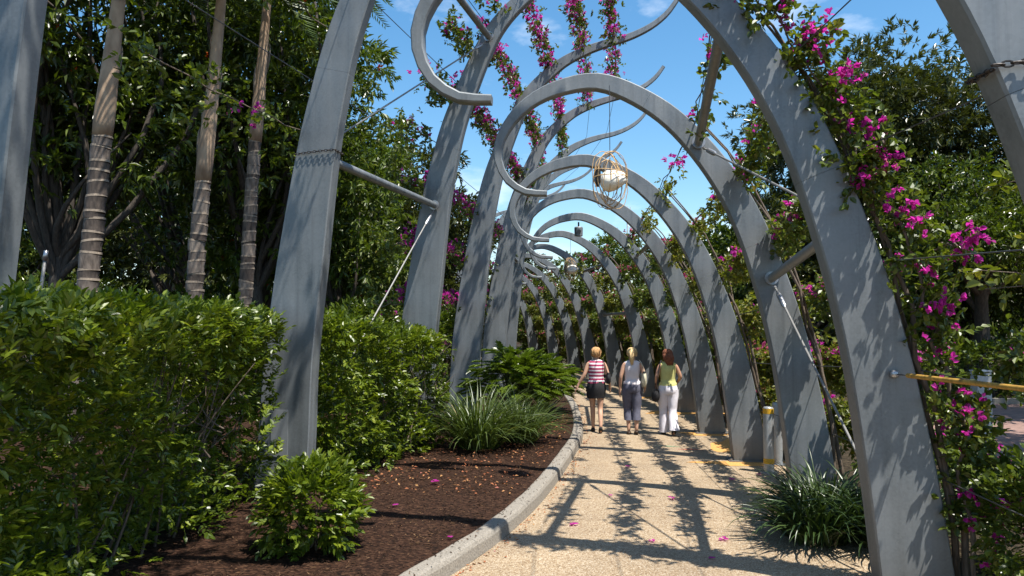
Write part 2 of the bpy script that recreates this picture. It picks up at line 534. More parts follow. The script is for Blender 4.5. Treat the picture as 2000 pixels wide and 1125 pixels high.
M['frond'] = leaf_mat('palm_frond', [(0, (.04, .075, .014)), (1, (.09, .14, .03))], .38, .25)
M['palm_sheath'] = bark_mat('palm_crownshaft', (.22, .14, .085), (.43, .305, .20), 3, 2.2, .4)
M['palm_ring'] = bark_mat('palm_trunk_ring', (.085, .064, .05), (.22, .175, .14), 7, 3, .5)
M['palm_ring_dark'] = bark_mat('palm_trunk_dark', (.045, .034, .027), (.12, .09, .07), 7, 3, .6)
M['palm_ring_pale'] = bark_mat('palm_trunk_pale', (.13, .10, .08), (.28, .23, .185), 6, 3, .5)
M['palm_scar'] = bark_mat('palm_leaf_scar', (.15, .118, .088), (.27, .215, .16), 9, 3, .4)
M['wicker'] = plain('wicker_cane', (.50, .33, .16), .6, 0, .3, 25)
M['shade'] = plain('lantern_shade', (.84, .80, .70), .55, 0, .04)
M['black'] = plain('black_fitting', (.015, .015, .016), .4)


# ------------------------------------------------------------------ layout data
# right ribs: base x, y, heading in degrees (positive = towards the right), scale
RR = [(2.98, 3.2, 8, 1.08), (3.2, 6.2, 6, 1.14, 1.06), (3.59, 9.2, 5, 1.05, .99), (3.71, 12.1, 5, .975), (3.9, 15.1, 3, .965),
      (4.17, 18.7, 0, .97), (3.97, 22.5, -3, .97), (3.6, 26.3, -5, .97), (3.16, 30.0, -7, .97), (2.75, 33.7, -9, .97),
      (2.1, 37.4, -12, .97), (1.24, 41.1, -15, .97), (-0.1, 44.6, -19, .97), (-1.5, 48.0, -23, .97)]
LL = [(-3.7, 5.0, 13, 1.0), (-2.71, 9.2, 13, 1.0), (-1.70, 13.2, 11, 1.0), (-1.08, 17.0, 8, 1.0), (-.55, 21.0, 4, 1.0),
      (-.25, 25.0, 0, 1.0), (-.45, 29.0, -5, 1.0), (-1.0, 33.0, -9, 1.0), (-1.9, 37.0, -13, 1.0), (-3.2, 40.8, -18, 1.0)]
R_CTRL = [(0, 0), (.12, .90), (.29, 1.82), (.52, 2.62), (.82, 3.36), (1.24, 4.0), (1.78, 4.53), (2.47, 4.87), (3.0, 4.84), (3.42, 4.66),
          (3.70, 4.38), (3.82, 4.08), (3.73, 3.78), (3.49, 3.60), (3.2, 3.57)]
L_CTRL = [(0, 0), (.05, .9), (.11, 1.93), (.36, 3.86), (.53, 4.77), (.80, 5.75), (1.40, 7.08), (2.10, 7.78), (2.66, 8.08), (3.15, 8.24),
          (3.67, 8.37), (4.14, 8.58), (4.48, 8.84), (4.70, 9.13)]
KERB = [(-3.1, 0.2), (-2.3, 2), (-1.45, 4), (-.74, 6.1), (-.45, 6.8), (-.12, 7.65), (.28, 9.0), (.62, 10.5), (.99, 12.4), (1.28, 14.1), (1.5, 16.5),
        (1.64, 20), (1.58, 24), (1.3, 28), (.8, 32), (0, 36), (-1.2, 40), (-2.8, 44.5), (-5, 49), (-8, 54)]
RC = catmull(R_CTRL, 97)
LC = catmull(L_CTRL, 97)


def width_R(s):
    return np.interp(s, [0, .12, .32, .45, .62, .75, .88, 1], [.53, .49, .38, .31, .22, .175, .11, .062])


def width_L(s):
    return np.interp(s, [0, .25, .37, .53, .70, .85, 1], [.68, .60, .50, .38, .25, .15, .09])


def centre_at_z(C, z):
    k = int(np.argmax(C[:, 1] >= z))
    t = (z - C[k - 1, 1]) / (C[k, 1] - C[k - 1, 1])
    return C[k - 1] * (1 - t) + C[k] * t


def rib_point(side, i, u, z, y=0.0):
    """world point at inward offset u and height z in the plane of rib i; y = offset along the path."""
    bx, by, hd, sc = (RR if side == 'R' else LL)[i][:4]
    su = (RR if side == 'R' else LL)[i][-1] if len((RR if side == 'R' else LL)[i]) > 4 else sc
    h = R_(hd)
    sgn = -1 if side == 'R' else 1
    u *= su; z *= sc
    return np.array([bx + sgn * u * math.cos(h) + y * math.sin(h), by - sgn * u * math.sin(h) + y * math.cos(h), z])


# ------------------------------------------------------------------ ground, path, bed, kerb
def sheet(name, poly, z, mat, kind='structure', parent=None):
    bm = bmesh.new()
    vs = [bm.verts.new((x, y, z)) for x, y in poly]
    bm.faces.new(vs)
    bmesh.ops.triangulate(bm, faces=bm.faces[:])
    me = bpy.data.meshes.new(name)
    bm.to_mesh(me); bm.free()
    o = link(name, me, parent, mat)
    if kind: o['kind'] = kind
    return o


sheet('ground', [(-400, -60), (400, -60), (400, 700), (-400, 700)], -.012, M['soil'])
kc = catmull(KERB, 260)
kt = unit(np.gradient(kc, axis=0))
knl = np.stack([-kt[:, 1], kt[:, 0]], 1)           # to the left of the kerb line


def strip(name, A, B, z, mat):
    n = len(A)
    V = np.zeros((2 * n, 3)); V[:n, :2] = A; V[n:, :2] = B; V[:, 2] = z
    i = np.arange(n - 1)
    F = np.stack([i, n + i, n + i + 1, i + 1], 1)
    o = link(name, np_mesh(name, V, F), None, mat); o['kind'] = 'structure'
    return o


rp = np.array([(2.2, -3), (2.6, 0.2)] + [(a[0], a[1]) for a in RR] + [(-4.5, 53.5)])
rc_line = catmull(rp, 260)
# the path runs from the kerb to just beyond the feet of the right ribs
right_edge = rc_line + np.stack([np.full(260, .55), np.zeros(260)], 1)
ra = np.interp(kc[:, 1], right_edge[:, 1], right_edge[:, 0])
path_right = np.stack([ra, kc[:, 1]], 1)
strip('path', np.vstack([[(-4.2, -3)], kc]), np.vstack([[(2.8, -3)], path_right]), .0, M['path'])
# brick paved road beyond the planting on the right
sheet('road', [(6.2, -10), (60, -10), (60, 21.2), (10.0, 21.2), (8.6, 18), (7.0, 10)], -.004, M['brick'])

# mulched garden bed, rising gently away from the kerb
nx, ny = 60, len(kc)
U = np.linspace(0, 1, nx) ** 1.6 * 14 + .20
bedP = kc[:, None, :] + knl[:, None, :] * U[None, :, None]
ny_ = bedP.reshape(-1, 2)
hgt = .125 + .07 * (1 - np.exp(-(U - .2) / 1.5))
Z = np.tile(hgt, (ny, 1)).ravel() + .025 * wave(ny_, 2.2, 3) * np.tile(np.minimum(1, (U - .2) * 4), (ny, 1)).ravel()
i, j = np.meshgrid(np.arange(ny - 1), np.arange(nx - 1), indexing='ij')
bedF = np.stack([i * nx + j, (i + 1) * nx + j, (i + 1) * nx + j + 1, i * nx + j + 1], -1).reshape(-1, 4)
bed = link('garden_bed', np_mesh('garden_bed', np.column_stack([ny_, Z]), bedF, True), None, M['mulch'])
bed['kind'] = 'structure'


def bed_z(x, y):
    d2 = np.sum((kc - np.array([x, y])) ** 2, 1)
    k = int(np.argmin(d2))
    u = (np.array([x, y]) - kc[k]).dot(knl[k])
    return .125 + .07 * (1 - math.exp(-max(0, u - .2) / 1.5)) if u > .15 else 0.0


# bark chips lying on the mulch
n = 9000
Yc = rng.uniform(5.2, 17, n)
kx = np.interp(Yc, kc[:, 1], kc[:, 0])
off = rng.uniform(.28, 3.0, n)
Pc = np.column_stack([kx - off, Yc, np.zeros(n)])
Pc[:, 2] = .135 + .07 * (1 - np.exp(-(off * .93 - .2) / 1.5)) + .025 * wave(Pc[:, :2], 2.2, 3)
off2 = rng.uniform(.03, .19, 260); Y2 = rng.uniform(5.2, 17, 260)
Pc = np.vstack([Pc, np.column_stack([np.interp(Y2, kc[:, 1], kc[:, 0]) - off2, Y2, np.full(260, .156)])]); n = len(Pc)
lv = Leaves()
lv.add(Pc, rdir(n, 0) * np.array([1, 1, .25]), rdir(n, .9), rng.uniform(.015, .055, n), rng.uniform(.006, .016, n), .5, .1, True)
M['chip'] = leaf_mat('bark_chip', [(0, (.02, .011, .007)), (.6, (.06, .032, .018)), (.88, (.16, .09, .045)), (1, (.36, .24, .12))], .85, .0, spec=.2)
o = lv.build('bark_chips', M['chip']); tag(o, 'loose brown bark chips on the garden bed', 'bark chips', kind='stuff')

# kerb made of cast lengths with open joints
kerb = empty('kerb'); kerb['kind'] = 'structure'
seglen = np.concatenate([[0], np.cumsum(np.linalg.norm(np.diff(kc, axis=0), axis=1))])
prof = [(0, 0), (0.012, .105), (.03, .135), (.06, .15), (.16, .15), (.185, .14), (.20, .11), (.20, 0)]
s0 = 3.0
while s0 < seglen[-1] - 2:
    s1 = s0 + 1.495
    ss = np.linspace(s0, s1, 7)
    V = []
    for s in ss:
        c = np.array([np.interp(s, seglen, kc[:, 0]), np.interp(s, seglen, kc[:, 1])])
        nn = np.array([np.interp(s, seglen, knl[:, 0]), np.interp(s, seglen, knl[:, 1])])
        for (a, z) in prof:
            q = c + nn * a
            V.append((q[0], q[1], z + .004 * math.sin(s * 7)))
    P = len(prof)
    ii, jj = np.meshgrid(np.arange(6), np.arange(P - 1), indexing='ij')
    F = np.stack([ii * P + jj, (ii + 1) * P + jj, (ii + 1) * P + jj + 1, ii * P + jj + 1], -1).reshape(-1, 4)
    me = np_mesh('kerb_stone', np.array(V), [F, np.array([list(range(P)), list(range(6 * P, 7 * P))[::-1]])])
    link('kerb_stone', me, kerb, M['concrete'])
    s0 += 1.5

# orange grit stains at the feet of the ribs, chalk marks
for k, (x, y, rx, ry) in enumerate([(3.62, 11.85, .75, .22), (3.85, 14.95, .6, .25), (4.05, 18.4, .9, .35), (3.85, 22.1, .7, .3), (3.95, 13.4, .5, .8), (2.9, 34, .8, .6)]):
    th = np.linspace(0, 6.283, 22, endpoint=False)
    rr = 1 + .22 * np.sin(th * 3 + k) + .15 * np.sin(th * 5 + 2 * k)
    sheet('grit_patch', list(zip(x + rx * rr * np.cos(th), y + ry * rr * np.sin(th))), .004, M['orange_grit'])
for (xa, ya, xb, yb, c) in [(2.75, 13.15, 3.35, 13.05, (.62, .16, .10)), (2.45, 13.5, 2.95, 13.4, (.20, .34, .20))]:
    m = plain('chalk', c, .9, 0, .3, 40)
    sheet('chalk_mark', [(xa, ya), ((xa + xb) / 2, ya - .07), (xb, yb), ((xa + xb) / 2, ya + .0)], .005, m)


# ------------------------------------------------------------------ arbour ribs
def rib_segments(C, wf, cuts, sgn, t0=.21, t1=.115, cap_gap=.001):
    """steel box-section lengths between the welded joints; local x is across the path, y along it."""
    d = np.concatenate([[0], np.cumsum(np.linalg.norm(np.diff(C, axis=0), axis=1))])
    total = d[-1]
    T = unit(np.gradient(C, axis=0)); Nn = np.stack([-T[:, 1], T[:, 0]], 1)
    out = []
    for a, b in zip(cuts[:-1], cuts[1:]):
        sa, sb = a * total + (cap_gap if a > 0 else 0), b * total - (cap_gap if b < 1 else 0)
        m = max(6, int((sb - sa) / .12))
        V = []
        cb = .012
        for s in np.linspace(sa, sb, m):
            c = np.array([np.interp(s, d, C[:, 0]), np.interp(s, d, C[:, 1])])
            nn = np.array([np.interp(s, d, Nn[:, 0]), np.interp(s, d, Nn[:, 1])])
            w = float(wf(s / total)) / 2; t = (t0 + (t1 - t0) * s / total) / 2
            for (p, q) in ((-w, -t + cb), (-w + cb, -t), (w - cb, -t), (w, -t + cb), (w, t - cb), (w - cb, t), (-w + cb, t), (-w, t - cb)):
                g = c + nn * p
                V.append((sgn * g[0], q, g[1]))
        ii, jj = np.meshgrid(np.arange(m - 1), np.arange(8), indexing='ij')
        j2 = (jj + 1) % 8
        F = np.stack([ii * 8 + jj, ii * 8 + j2, (ii + 1) * 8 + j2, (ii + 1) * 8 + jj], -1).reshape(-1, 4)
        caps = np.array([list(range(8))[::-1], list(range((m - 1) * 8, m * 8))])
        if sgn < 0:
            F = F[:, ::-1]; caps = caps[:, ::-1]
        me = np_mesh('steel_segment', np.array(V), [F, caps], True)
        me.set_sharp_from_angle(angle=R_(20))
        me.materials.append(M['steel'])
        out.append(me)
    return out


R_SEG = rib_segments(RC, width_R, [0, .36, .62, .84, 1], -1)
L_SEG = rib_segments(LC, width_L, [0, .46, .70, .88, 1], 1)


def base_plate(w):
    b = MB().box((0, 0, .008), (w + .16, .38, .016))
    me = b.mesh('base_plate'); me.materials.append(M['steel'])
    return me


BP_R, BP_L = base_plate(.53), base_plate(.68)
bolt_me = MB().tube([(0, 0, .016), (0, 0, .05)], .016, 6).mesh('bolt'); bolt_me.materials.append(M['zinc'])
ap = MB().box((0, 0, 0), (.22, .008, .55)).mesh('access_panel'); ap.materials.append(plain('panel_steel', (.22, .232, .24), .6, .2, .06))
screw = MB().tube([(0, 0, 0), (0, -.006, 0)], .007, 8).mesh('screw'); screw.materials.append(M['zinc'])
ORD = ['first', 'second', 'third', 'fourth', 'fifth', 'sixth', 'seventh', 'eighth', 'ninth', 'tenth', 'eleventh', 'twelfth', 'thirteenth', 'fourteenth']


def chain_around(parent, side, z, w, t):
    """dark link chain strapped round a rib, built in the rib's local space"""
    sgn = -1 if side == 'R' else 1
    u = centre_at_z(RC if side == 'R' else LC, z)
    hw, ht = w / 2 + .005, t / 2 + .006
    path = np.array([(-hw, -ht), (hw, -ht), (hw, ht), (-hw, ht), (-hw, -ht)])
    d = np.concatenate([[0], np.cumsum(np.linalg.norm(np.diff(path, axis=0), axis=1))])
    mb = MB(); s = 0; k = 0
    while s < d[-1] - .02:
        p = np.array([np.interp(s + .018, d, path[:, 0]), np.interp(s + .018, d, path[:, 1])])
        q = np.array([np.interp(s + .02, d, path[:, 0]), np.interp(s + .02, d, path[:, 1])])
        dirv = unit((q - p)[None])[0]; nrm = np.array([-dirv[1], dirv[0]])
        th = np.linspace(0, 2 * math.pi, 11)
        lx, ly = .024 * np.cos(th), .012 * np.sin(th)
        sag = .03 * math.sin(s * 3)
        if k % 2:
            pts = [(sgn * u[0] + p[0] + dirv[0] * a, p[1] + dirv[1] * a, u[1] + b + sag) for a, b in zip(lx, ly)]
        else:
            pts = [(sgn * u[0] + p[0] + dirv[0] * a + nrm[0] * b, p[1] + dirv[1] * a + nrm[1] * b, u[1] + sag) for a, b in zip(lx, ly)]
        mb.tube(pts, .0042, 5, False)
        s += .036; k += 1
    return mb.build('support_chain', M['chain'], parent)


ribs = {}
for side, data, segs, bp, w0 in (('R', RR, R_SEG, BP_R, .53), ('L', LL, L_SEG, BP_L, .68)):
    for i, rec in enumerate(data):
        x, y, hd, sc = rec[:4]
        bz = 0.0 if side == 'R' else bed_z(x, y) - .03
        if side == 'R':
            lab = ('grey steel arbour rib with inward curl, ' + ORD[i] + ' along the path edge by the bollard') if i else \
                  'grey steel arbour rib crossing the top corner above the road, dark underside'
        else:
            lab = ('tall grey steel arbour column with upswept tail, ' + ORD[i] + ' along the garden bed') if i else \
                  'tall grey steel arbour column rising behind the near hedge at picture edge'
        r = empty('arbour_rib' if side == 'R' else 'arbour_column', (x, y, 0), -R_(hd), lab, 'arbour rib' if side == 'R' else 'arbour column',
                  'curled ribs along the path' if side == 'R' else 'tall columns in the bed')
        r.scale = (rec[4] if len(rec) > 4 else sc, sc, sc)
        ribs[side, i] = r
        for me in segs:
            link('steel_segment', me, r)
        if y < 24:
            link('base_plate', bp, r).location = (0, 0, bz)
            for bx in (-1, 1):
                for by in (-1, 1):
                    link('bolt', bolt_me, r).location = (bx * (w0 / 2 + .05), by * .15, bz)
        if side == 'L' and i in (1, 2):
            a = link('access_panel', ap, r); a.location = (-.0, -.1095, .85)
            for sx in (-.09, .09):
                for sz in (-.25, .25):
                    q = link('screw', screw, a); q.location = (sx, -.004, sz)

chain_around(ribs['R', 0], 'R', 3.0, .40, .21)
chain_around(ribs['L', 1], 'L', 4.15, .52, .21)


def seg_thing(name, a, b, r, mat, label, cat, seg=12, group=None, flange=True):
    """pipe or rod between two world points, with end flanges as parts"""
    a, b = np.array(a, float), np.array(b, float)
    e = empty(name, tuple(a), 0, label, cat, group)
    MB().tube([(0, 0, 0), tuple((b - a) / 2), tuple(b - a)], r, seg).build('shaft', mat, e, True, 40)
    if flange:
        d = (b - a) / np.linalg.norm(b - a)
        for p, s in ((np.zeros(3), 1), (b - a, -1)):
            MB().tube([tuple(p), tuple(p + d * s * .025)], r * 1.55, seg).build('flange', M['zinc'], e, True, 40)
    return e


def cl(side, i, z):
    c = centre_at_z(RC if side == 'R' else LC, z)
    return c[0], c[1]


def strut(side, i, z, r, label):
    u, zz = cl(side, i, z)
    return seg_thing('strut_pipe', rib_point(side, i, u, zz, .11), rib_point(side, i + 1, u, zz, -.11), r, M['steel'], label, 'strut', 14, 'strut pipes between the ribs')


def brace(side, i, z_far, z_near, label):
    ua, za = cl(side, i, z_near); ub, zb = cl(side, i + 1, z_far)
    a, b = rib_point(side, i, ua, za, .11), rib_point(side, i + 1, ub, zb, -.13)
    e = seg_thing('brace_rod', a, b,   .0125, M['rod'], label, 'brace rod', 8, 'diagonal brace rods')
    d = (a - b) / np.linalg.norm(a - b)
    q = b - a
    MB().tube([tuple(q + d * .12), tuple(q + d * .16), tuple(q + d * .36), tuple(q + d * .40)], [.016, .03, .03, .016], 10).build('turnbuckle', M['zinc'], e, True, 40)


strut('R', 1, 2.55, .052, 'lower grey strut pipe between the two nearest flowering ribs')
strut('R', 1, 4.12, .052, 'upper grey strut pipe high between the two nearest flowering ribs')
brace('R', 1, 2.45, .3, 'pale brace rod running down to the nearest flowering rib foot')
brace('R', 1, 4.05, 2.7, 'pale brace rod between upper and lower struts of the nearest flowering ribs')
strut('L', 1, 4.15, .055, 'grey strut pipe between the two tall columns beside the clipped hedges')
strut('L', 1, 7.0, .055, 'grey strut pipe against the sky between the two nearest tall columns')
brace('L', 1, 4.05, .4, 'pale diagonal rod dropping behind the middle hedge')
brace('L', 1, 6.9, 4.3, 'thin diagonal rod high between the two nearest tall columns')
strut('R', 6, 2.5, .05, 'grey strut pipe above the women between distant vine-covered ribs')
strut('R', 6, 4.0, .05, 'small grey strut pipe beside the far hanging lantern')
strut('R', 4, 3.9, .045, 'thin pale strut among vines right of the far pole')
strut('L', 4, 4.15, .05, 'distant grey strut pipe between far tall columns')

# support wires along the ribs
R_ROWS = [.75, 1.5, 2.25, 3.0, 3.7, 4.28]
L_ROWS = [5.0, 6.2, 7.15, 7.75, 8.12, 8.3]


def row_pt(side, i, z, out=.06):
    C = RC if side == 'R' else LC
    k = int(np.argmax(C[:, 1] >= z)); k = max(1, k)
    T = unit((C[k] - C[k - 1])[None])[0]; Nn = np.array([-T[1], T[0]])
    c = centre_at_z(C, z)
    s = k / (len(C) - 1)
    w = float((width_R if side == 'R' else width_L)(s)) / 2 + out
    q = c + Nn * w                      # outer side (left-hand normal points outwards)
    return rib_point(side, i, q[0], q[1])


for side, rows, cnt in (('R', R_ROWS, 13), ('L', L_ROWS, 9)):
    for k, z in enumerate(rows):
        pts = [row_pt(side, i, z) for i in range(cnt)]
        o = MB().tube(pts, .005 if side == 'R' else .006, 5).build('support_wire', M['wire'])
        tag(o, 'thin dark plant wire strung along the ' + ('curled ribs, ' if side == 'R' else 'tall columns, ') + ORD[k] + ' from the lowest', 'wire',
            'plant wires along the arbour')


# ------------------------------------------------------------------ trees
def limb_pts(a, b, bend=.25, n=7):
    a, b = np.array(a, float), np.array(b, float)
    t = np.linspace(0, 1, n)[:, None]
    side = rng.normal(size=3) * np.linalg.norm(b - a) * bend * .4
    return a * (1 - t) + b * t + np.sin(t * math.pi) * side


def tree(name, x, y, top, bottom, rad, mat, label, leafL=.16, leafW=.06, nclus=900, k=8, lobes=22, trunk_r=.16, bark='bark', lo=True, droop=.3,
         sprig=.28, lean=(0, 0), flowers=None, z0=None, flat=1.0, group=None, down=-.1, ang=1.15, lob_r=(.22, .2)):
    z0 = bed_z(x, y) if z0 is None else z0
    e = empty(name, (x, y, z0), 0, label, 'tree', group)
    cz = (top + bottom) / 2 - z0; hz = (top - bottom) / 2
    # trunk and limbs
    fork = max(.8, bottom - z0 + hz * .25)
    tp = limb_pts((0, 0, -.1), (lean[0] * .5, lean[1] * .5, fork), .12, 9)
    mb = MB().tube(tp, np.linspace(trunk_r * 1.25, trunk_r * .72, 9) + np.array([trunk_r * .25] + [0] * 8), 10)
    lob = []
    for q in range(lobes):
        d = rdir(1)[0]
        r = rng.random() ** .4
        lob.append((np.array([lean[0] + d[0] * rad * r * .78, lean[1] + d[1] * rad * r * .78, cz + d[2] * hz * r * .8]), rad * (lob_r[0] + lob_r[1] * rng.random())))
    for c, r in lob[:: 2]:
        mb.tube(limb_pts(tp[-1 - int(rng.integers(0, 3))], c, .3), np.linspace(trunk_r * .5, .015, 7), 6, False)
    mb.build('trunk', M[bark], e, True)
    w = np.array([r ** 2 for _, r in lob]); w /= w.sum()
    idx = rng.choice(len(lob), nclus, p=w)
    C = np.array([c for c, _ in lob])[idx]; Rr = np.array([r for _, r in lob])[idx]
    d = rdir(nclus, .15)
    rr = Rr * (0.45 + .6 * rng.random(nclus) ** .6)
    P = C + d * rr[:, None] * np.array([1, 1, .75 * flat])
    lv = Leaves()
    D = d + np.array([0, 0, down]) + rng.normal(size=(nclus, 3)) * .4
    lv.sprigs(P, D, k, sprig, leafL, leafW, ang, .35, lo, .4, droop, .3, False)
    lv.build('crown', M[mat], e)
    if flowers:
        m = flowers
        q = rng.choice(nclus, m)
        fl = Leaves()
        fl.sprigs(P[q] + d[q] * .1, rdir(m, .6), 6, .07, .09, .06, 1.2, .5, True, .3, .1, .3, False)
        fl.build('blossoms', M['red_flower'], e)
    return e


G_L = 'trees behind the hedges'  # nearer tall crowns are raised above the view to shade their lower leaves
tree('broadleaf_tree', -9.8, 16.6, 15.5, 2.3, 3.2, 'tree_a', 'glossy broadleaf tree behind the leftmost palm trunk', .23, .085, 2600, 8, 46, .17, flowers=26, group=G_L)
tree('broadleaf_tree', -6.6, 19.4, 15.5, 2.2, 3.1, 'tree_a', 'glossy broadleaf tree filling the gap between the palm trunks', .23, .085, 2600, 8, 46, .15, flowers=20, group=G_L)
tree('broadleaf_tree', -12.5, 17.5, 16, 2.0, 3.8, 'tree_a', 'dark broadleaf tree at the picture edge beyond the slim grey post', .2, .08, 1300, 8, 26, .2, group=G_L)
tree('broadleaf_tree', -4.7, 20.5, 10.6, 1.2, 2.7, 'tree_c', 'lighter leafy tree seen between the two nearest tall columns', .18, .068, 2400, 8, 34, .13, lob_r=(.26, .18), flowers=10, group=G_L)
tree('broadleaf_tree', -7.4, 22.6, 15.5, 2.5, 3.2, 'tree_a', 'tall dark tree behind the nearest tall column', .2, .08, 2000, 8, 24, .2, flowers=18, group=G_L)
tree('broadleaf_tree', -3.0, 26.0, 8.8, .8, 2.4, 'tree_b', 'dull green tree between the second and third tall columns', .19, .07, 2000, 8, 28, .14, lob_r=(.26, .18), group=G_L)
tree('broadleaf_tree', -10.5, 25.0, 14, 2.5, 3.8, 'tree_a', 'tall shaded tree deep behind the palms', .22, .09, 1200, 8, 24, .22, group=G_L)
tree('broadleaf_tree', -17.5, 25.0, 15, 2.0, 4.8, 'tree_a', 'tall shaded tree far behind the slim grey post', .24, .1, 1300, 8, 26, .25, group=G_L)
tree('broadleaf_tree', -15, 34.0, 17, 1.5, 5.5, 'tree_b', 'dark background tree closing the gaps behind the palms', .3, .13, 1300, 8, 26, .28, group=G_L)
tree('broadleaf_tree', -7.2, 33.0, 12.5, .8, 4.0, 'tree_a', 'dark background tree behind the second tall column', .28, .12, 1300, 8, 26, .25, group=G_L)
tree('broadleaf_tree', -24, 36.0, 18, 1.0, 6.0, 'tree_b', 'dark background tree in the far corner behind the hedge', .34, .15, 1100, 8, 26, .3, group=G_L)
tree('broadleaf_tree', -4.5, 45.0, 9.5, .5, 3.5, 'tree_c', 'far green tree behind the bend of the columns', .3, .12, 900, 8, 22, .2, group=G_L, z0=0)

G_R = 'trees across the road'
tree('shade_tree', 11.0, 10.2, 9.5, 3.6, 3.2, 'tree_a', 'unseen tree added outside the view to shade the brick road', .2, .08, 2800, 8, 26, .2, z0=0, group=G_R, lob_r=(.27, .18))  # off-view tree, added for the shade it casts on the paving
tree('shade_tree', 15.0, 16.0, 9.5, 3.4, 3.4, 'tree_a', 'unseen tree added past the view edge to deepen the road shade', .2, .08, 1800, 8, 26, .2, z0=0, group=G_R, lob_r=(.27, .18))  # also added out of view, to keep the road dark
tree('shade_tree', 16.2, 27.5, 7.5, .6, 3.0, 'tree_a', 'dense low tree in shade behind the fig trunk', .2, .08, 1400, 8, 26, .2, z0=0, group=G_R)
tree('shade_tree', 20.8, 26.0, 8.5, .5, 3.4, 'tree_a', 'dense low tree in shade at the picture edge', .2, .08, 1400, 8, 26, .2, z0=0, group=G_R)
tree('shade_tree', 12.0, 31.0, 7.0, .4, 2.8, 'tree_b', 'dense dull tree filling behind the nearest rib', .22, .09, 1300, 8, 26, .2, z0=0, group=G_R)
tree('shade_tree', 26.0, 33.0, 13, .5, 5.0, 'tree_b', 'dark tree mass at the far picture edge', .3, .12, 1200, 8, 26, .3, z0=0, group=G_R)
tree('fig_tree', 13.6, 30.0, 13.6, 3.4, 5.2, 'tree_b', 'large dark fig tree with narrow leaves against the sky', .28, .075, 8000, 9, 46, .42, z0=0, lob_r=(.27, .18), droop=.1, sprig=.16, group=G_R, flat=.9, ang=1.0)
tree('fig_tree', 20.0, 27.0, 13.5, 3.8, 4.6, 'tree_b', 'dark fig tree behind the top corner rib', .27, .075, 4500, 9, 34, .35, z0=0, lob_r=(.27, .18), droop=.1, sprig=.16, group=G_R)
tree('shade_tree', 13.8, 22.6, 7.6, 2.9, 2.6, 'tree_a', 'shaded tree with dark trunk behind the clipped hedge', .17, .07, 1300, 8, 24, .22, z0=0, group=G_R)
tree('shade_tree', 18.0, 23.8, 8.2, 2.4, 3.2, 'tree_a', 'shaded tree at the right edge behind the clipped hedge', .18, .07, 1300, 8, 24, .2, z0=0, group=G_R)
tree('shade_tree', 10.3, 27.0, 8.6, 1.0, 2.6, 'tree_b', 'dull green tree behind the two nearest flowering ribs', .2, .07, 1200, 8, 24, .2, z0=0, group=G_R)
tree('shade_tree', 21.0, 38.0, 12, .8, 5.5, 'tree_b', 'dark tree mass far beyond the road hedge', .32, .13, 1100, 8, 24, .3, z0=0, group=G_R)
tree('shade_tree', 13.0, 40.0, 9.5, .6, 4.2, 'tree_a', 'dark tree far behind the fig trunk', .3, .12, 1100, 8, 24, .3, z0=0, group=G_R)
tree('shade_tree', 8.0, 36.0, 6.8, .6, 2.4, 'tree_b', 'grey-green tree behind the vines above the women', .22, .09, 900, 8, 22, .2, z0=0, group=G_R)
tree('park_tree', 6.6, 58.0, 9.6, 1.0, 3.6, 'tree_c', 'distant round green tree under the far arches', .3, .12, 1100, 8, 24, .25, z0=0, group='distant trees')
tree('park_tree', 1.6, 62.0, 8.6, 1.0, 3.6, 'tree_b', 'distant darker tree seen through the smallest arches', .32, .13, 900, 8, 24, .25, z0=0, group='distant trees')
tree('park_tree', 12.5, 60.0, 8.8, .8, 4.0, 'tree_c', 'distant tree behind the middle vine-covered ribs', .32, .13, 900, 8, 24, .25, z0=0, group='distant trees')
tree('park_tree', -5.5, 64.0, 8.0, .6, 4.0, 'tree_b', 'distant tree behind the far end of the columns', .34, .14, 900, 8, 24, .25, z0=0, group='distant trees')


def shrub(name, x, y, rx, ry, h, mat, label, cat='shrub', n=500, L=.10, W=.045, k=8, z0=None, sprig=.16, lo=True, group=None, flowers=0, zc=.5, stems=7):
    z0 = bed_z(x, y) if z0 is None else z0
    e = empty(name, (x, y, z0), 0, label, cat, group)
    d = rdir(n, .35)
    r = .35 + .65 * rng.random(n) ** .45
    P = d * r[:, None] * np.array([rx, ry, h * (1 - zc)]) + np.array([0, 0, h * zc])
    P *= (1 + .16 * wave(P * np.array([1, 1, 1.]), 4 / max(rx, .3), int(x * 10) % 97))[:, None] * np.array([1, 1, 0]) + np.array([0, 0, 1])
    P[:, 2] = np.maximum(P[:, 2], .04)
    lv = Leaves()
    lv.sprigs(P, d + rng.normal(size=(n, 3)) * .35 + np.array([0, 0, .15]), k, sprig, L, W, 1.0, .3, lo, .5, .2, .3)
    lv.build('foliage', M[mat], e)
    for q in range(stems):
        t = P[int(rng.integers(0, n))] * .8
        MB().tube(limb_pts((rng.normal() * .05, rng.normal() * .05, -.05), t, .15), np.linspace(.014, .004, 7), 5, False).build('stem', M['twig'], e, True)
    if flowers:
        q = rng.choice(n, flowers)
        fl = Leaves()
        fl.sprigs(P[q] + d[q] * .06, rdir(flowers, .4), 5, .05, .045, .04, 1.3, .5, True, .3, .1, .4, False)
        fl.build('blossoms', M['bract'], e)
    return e


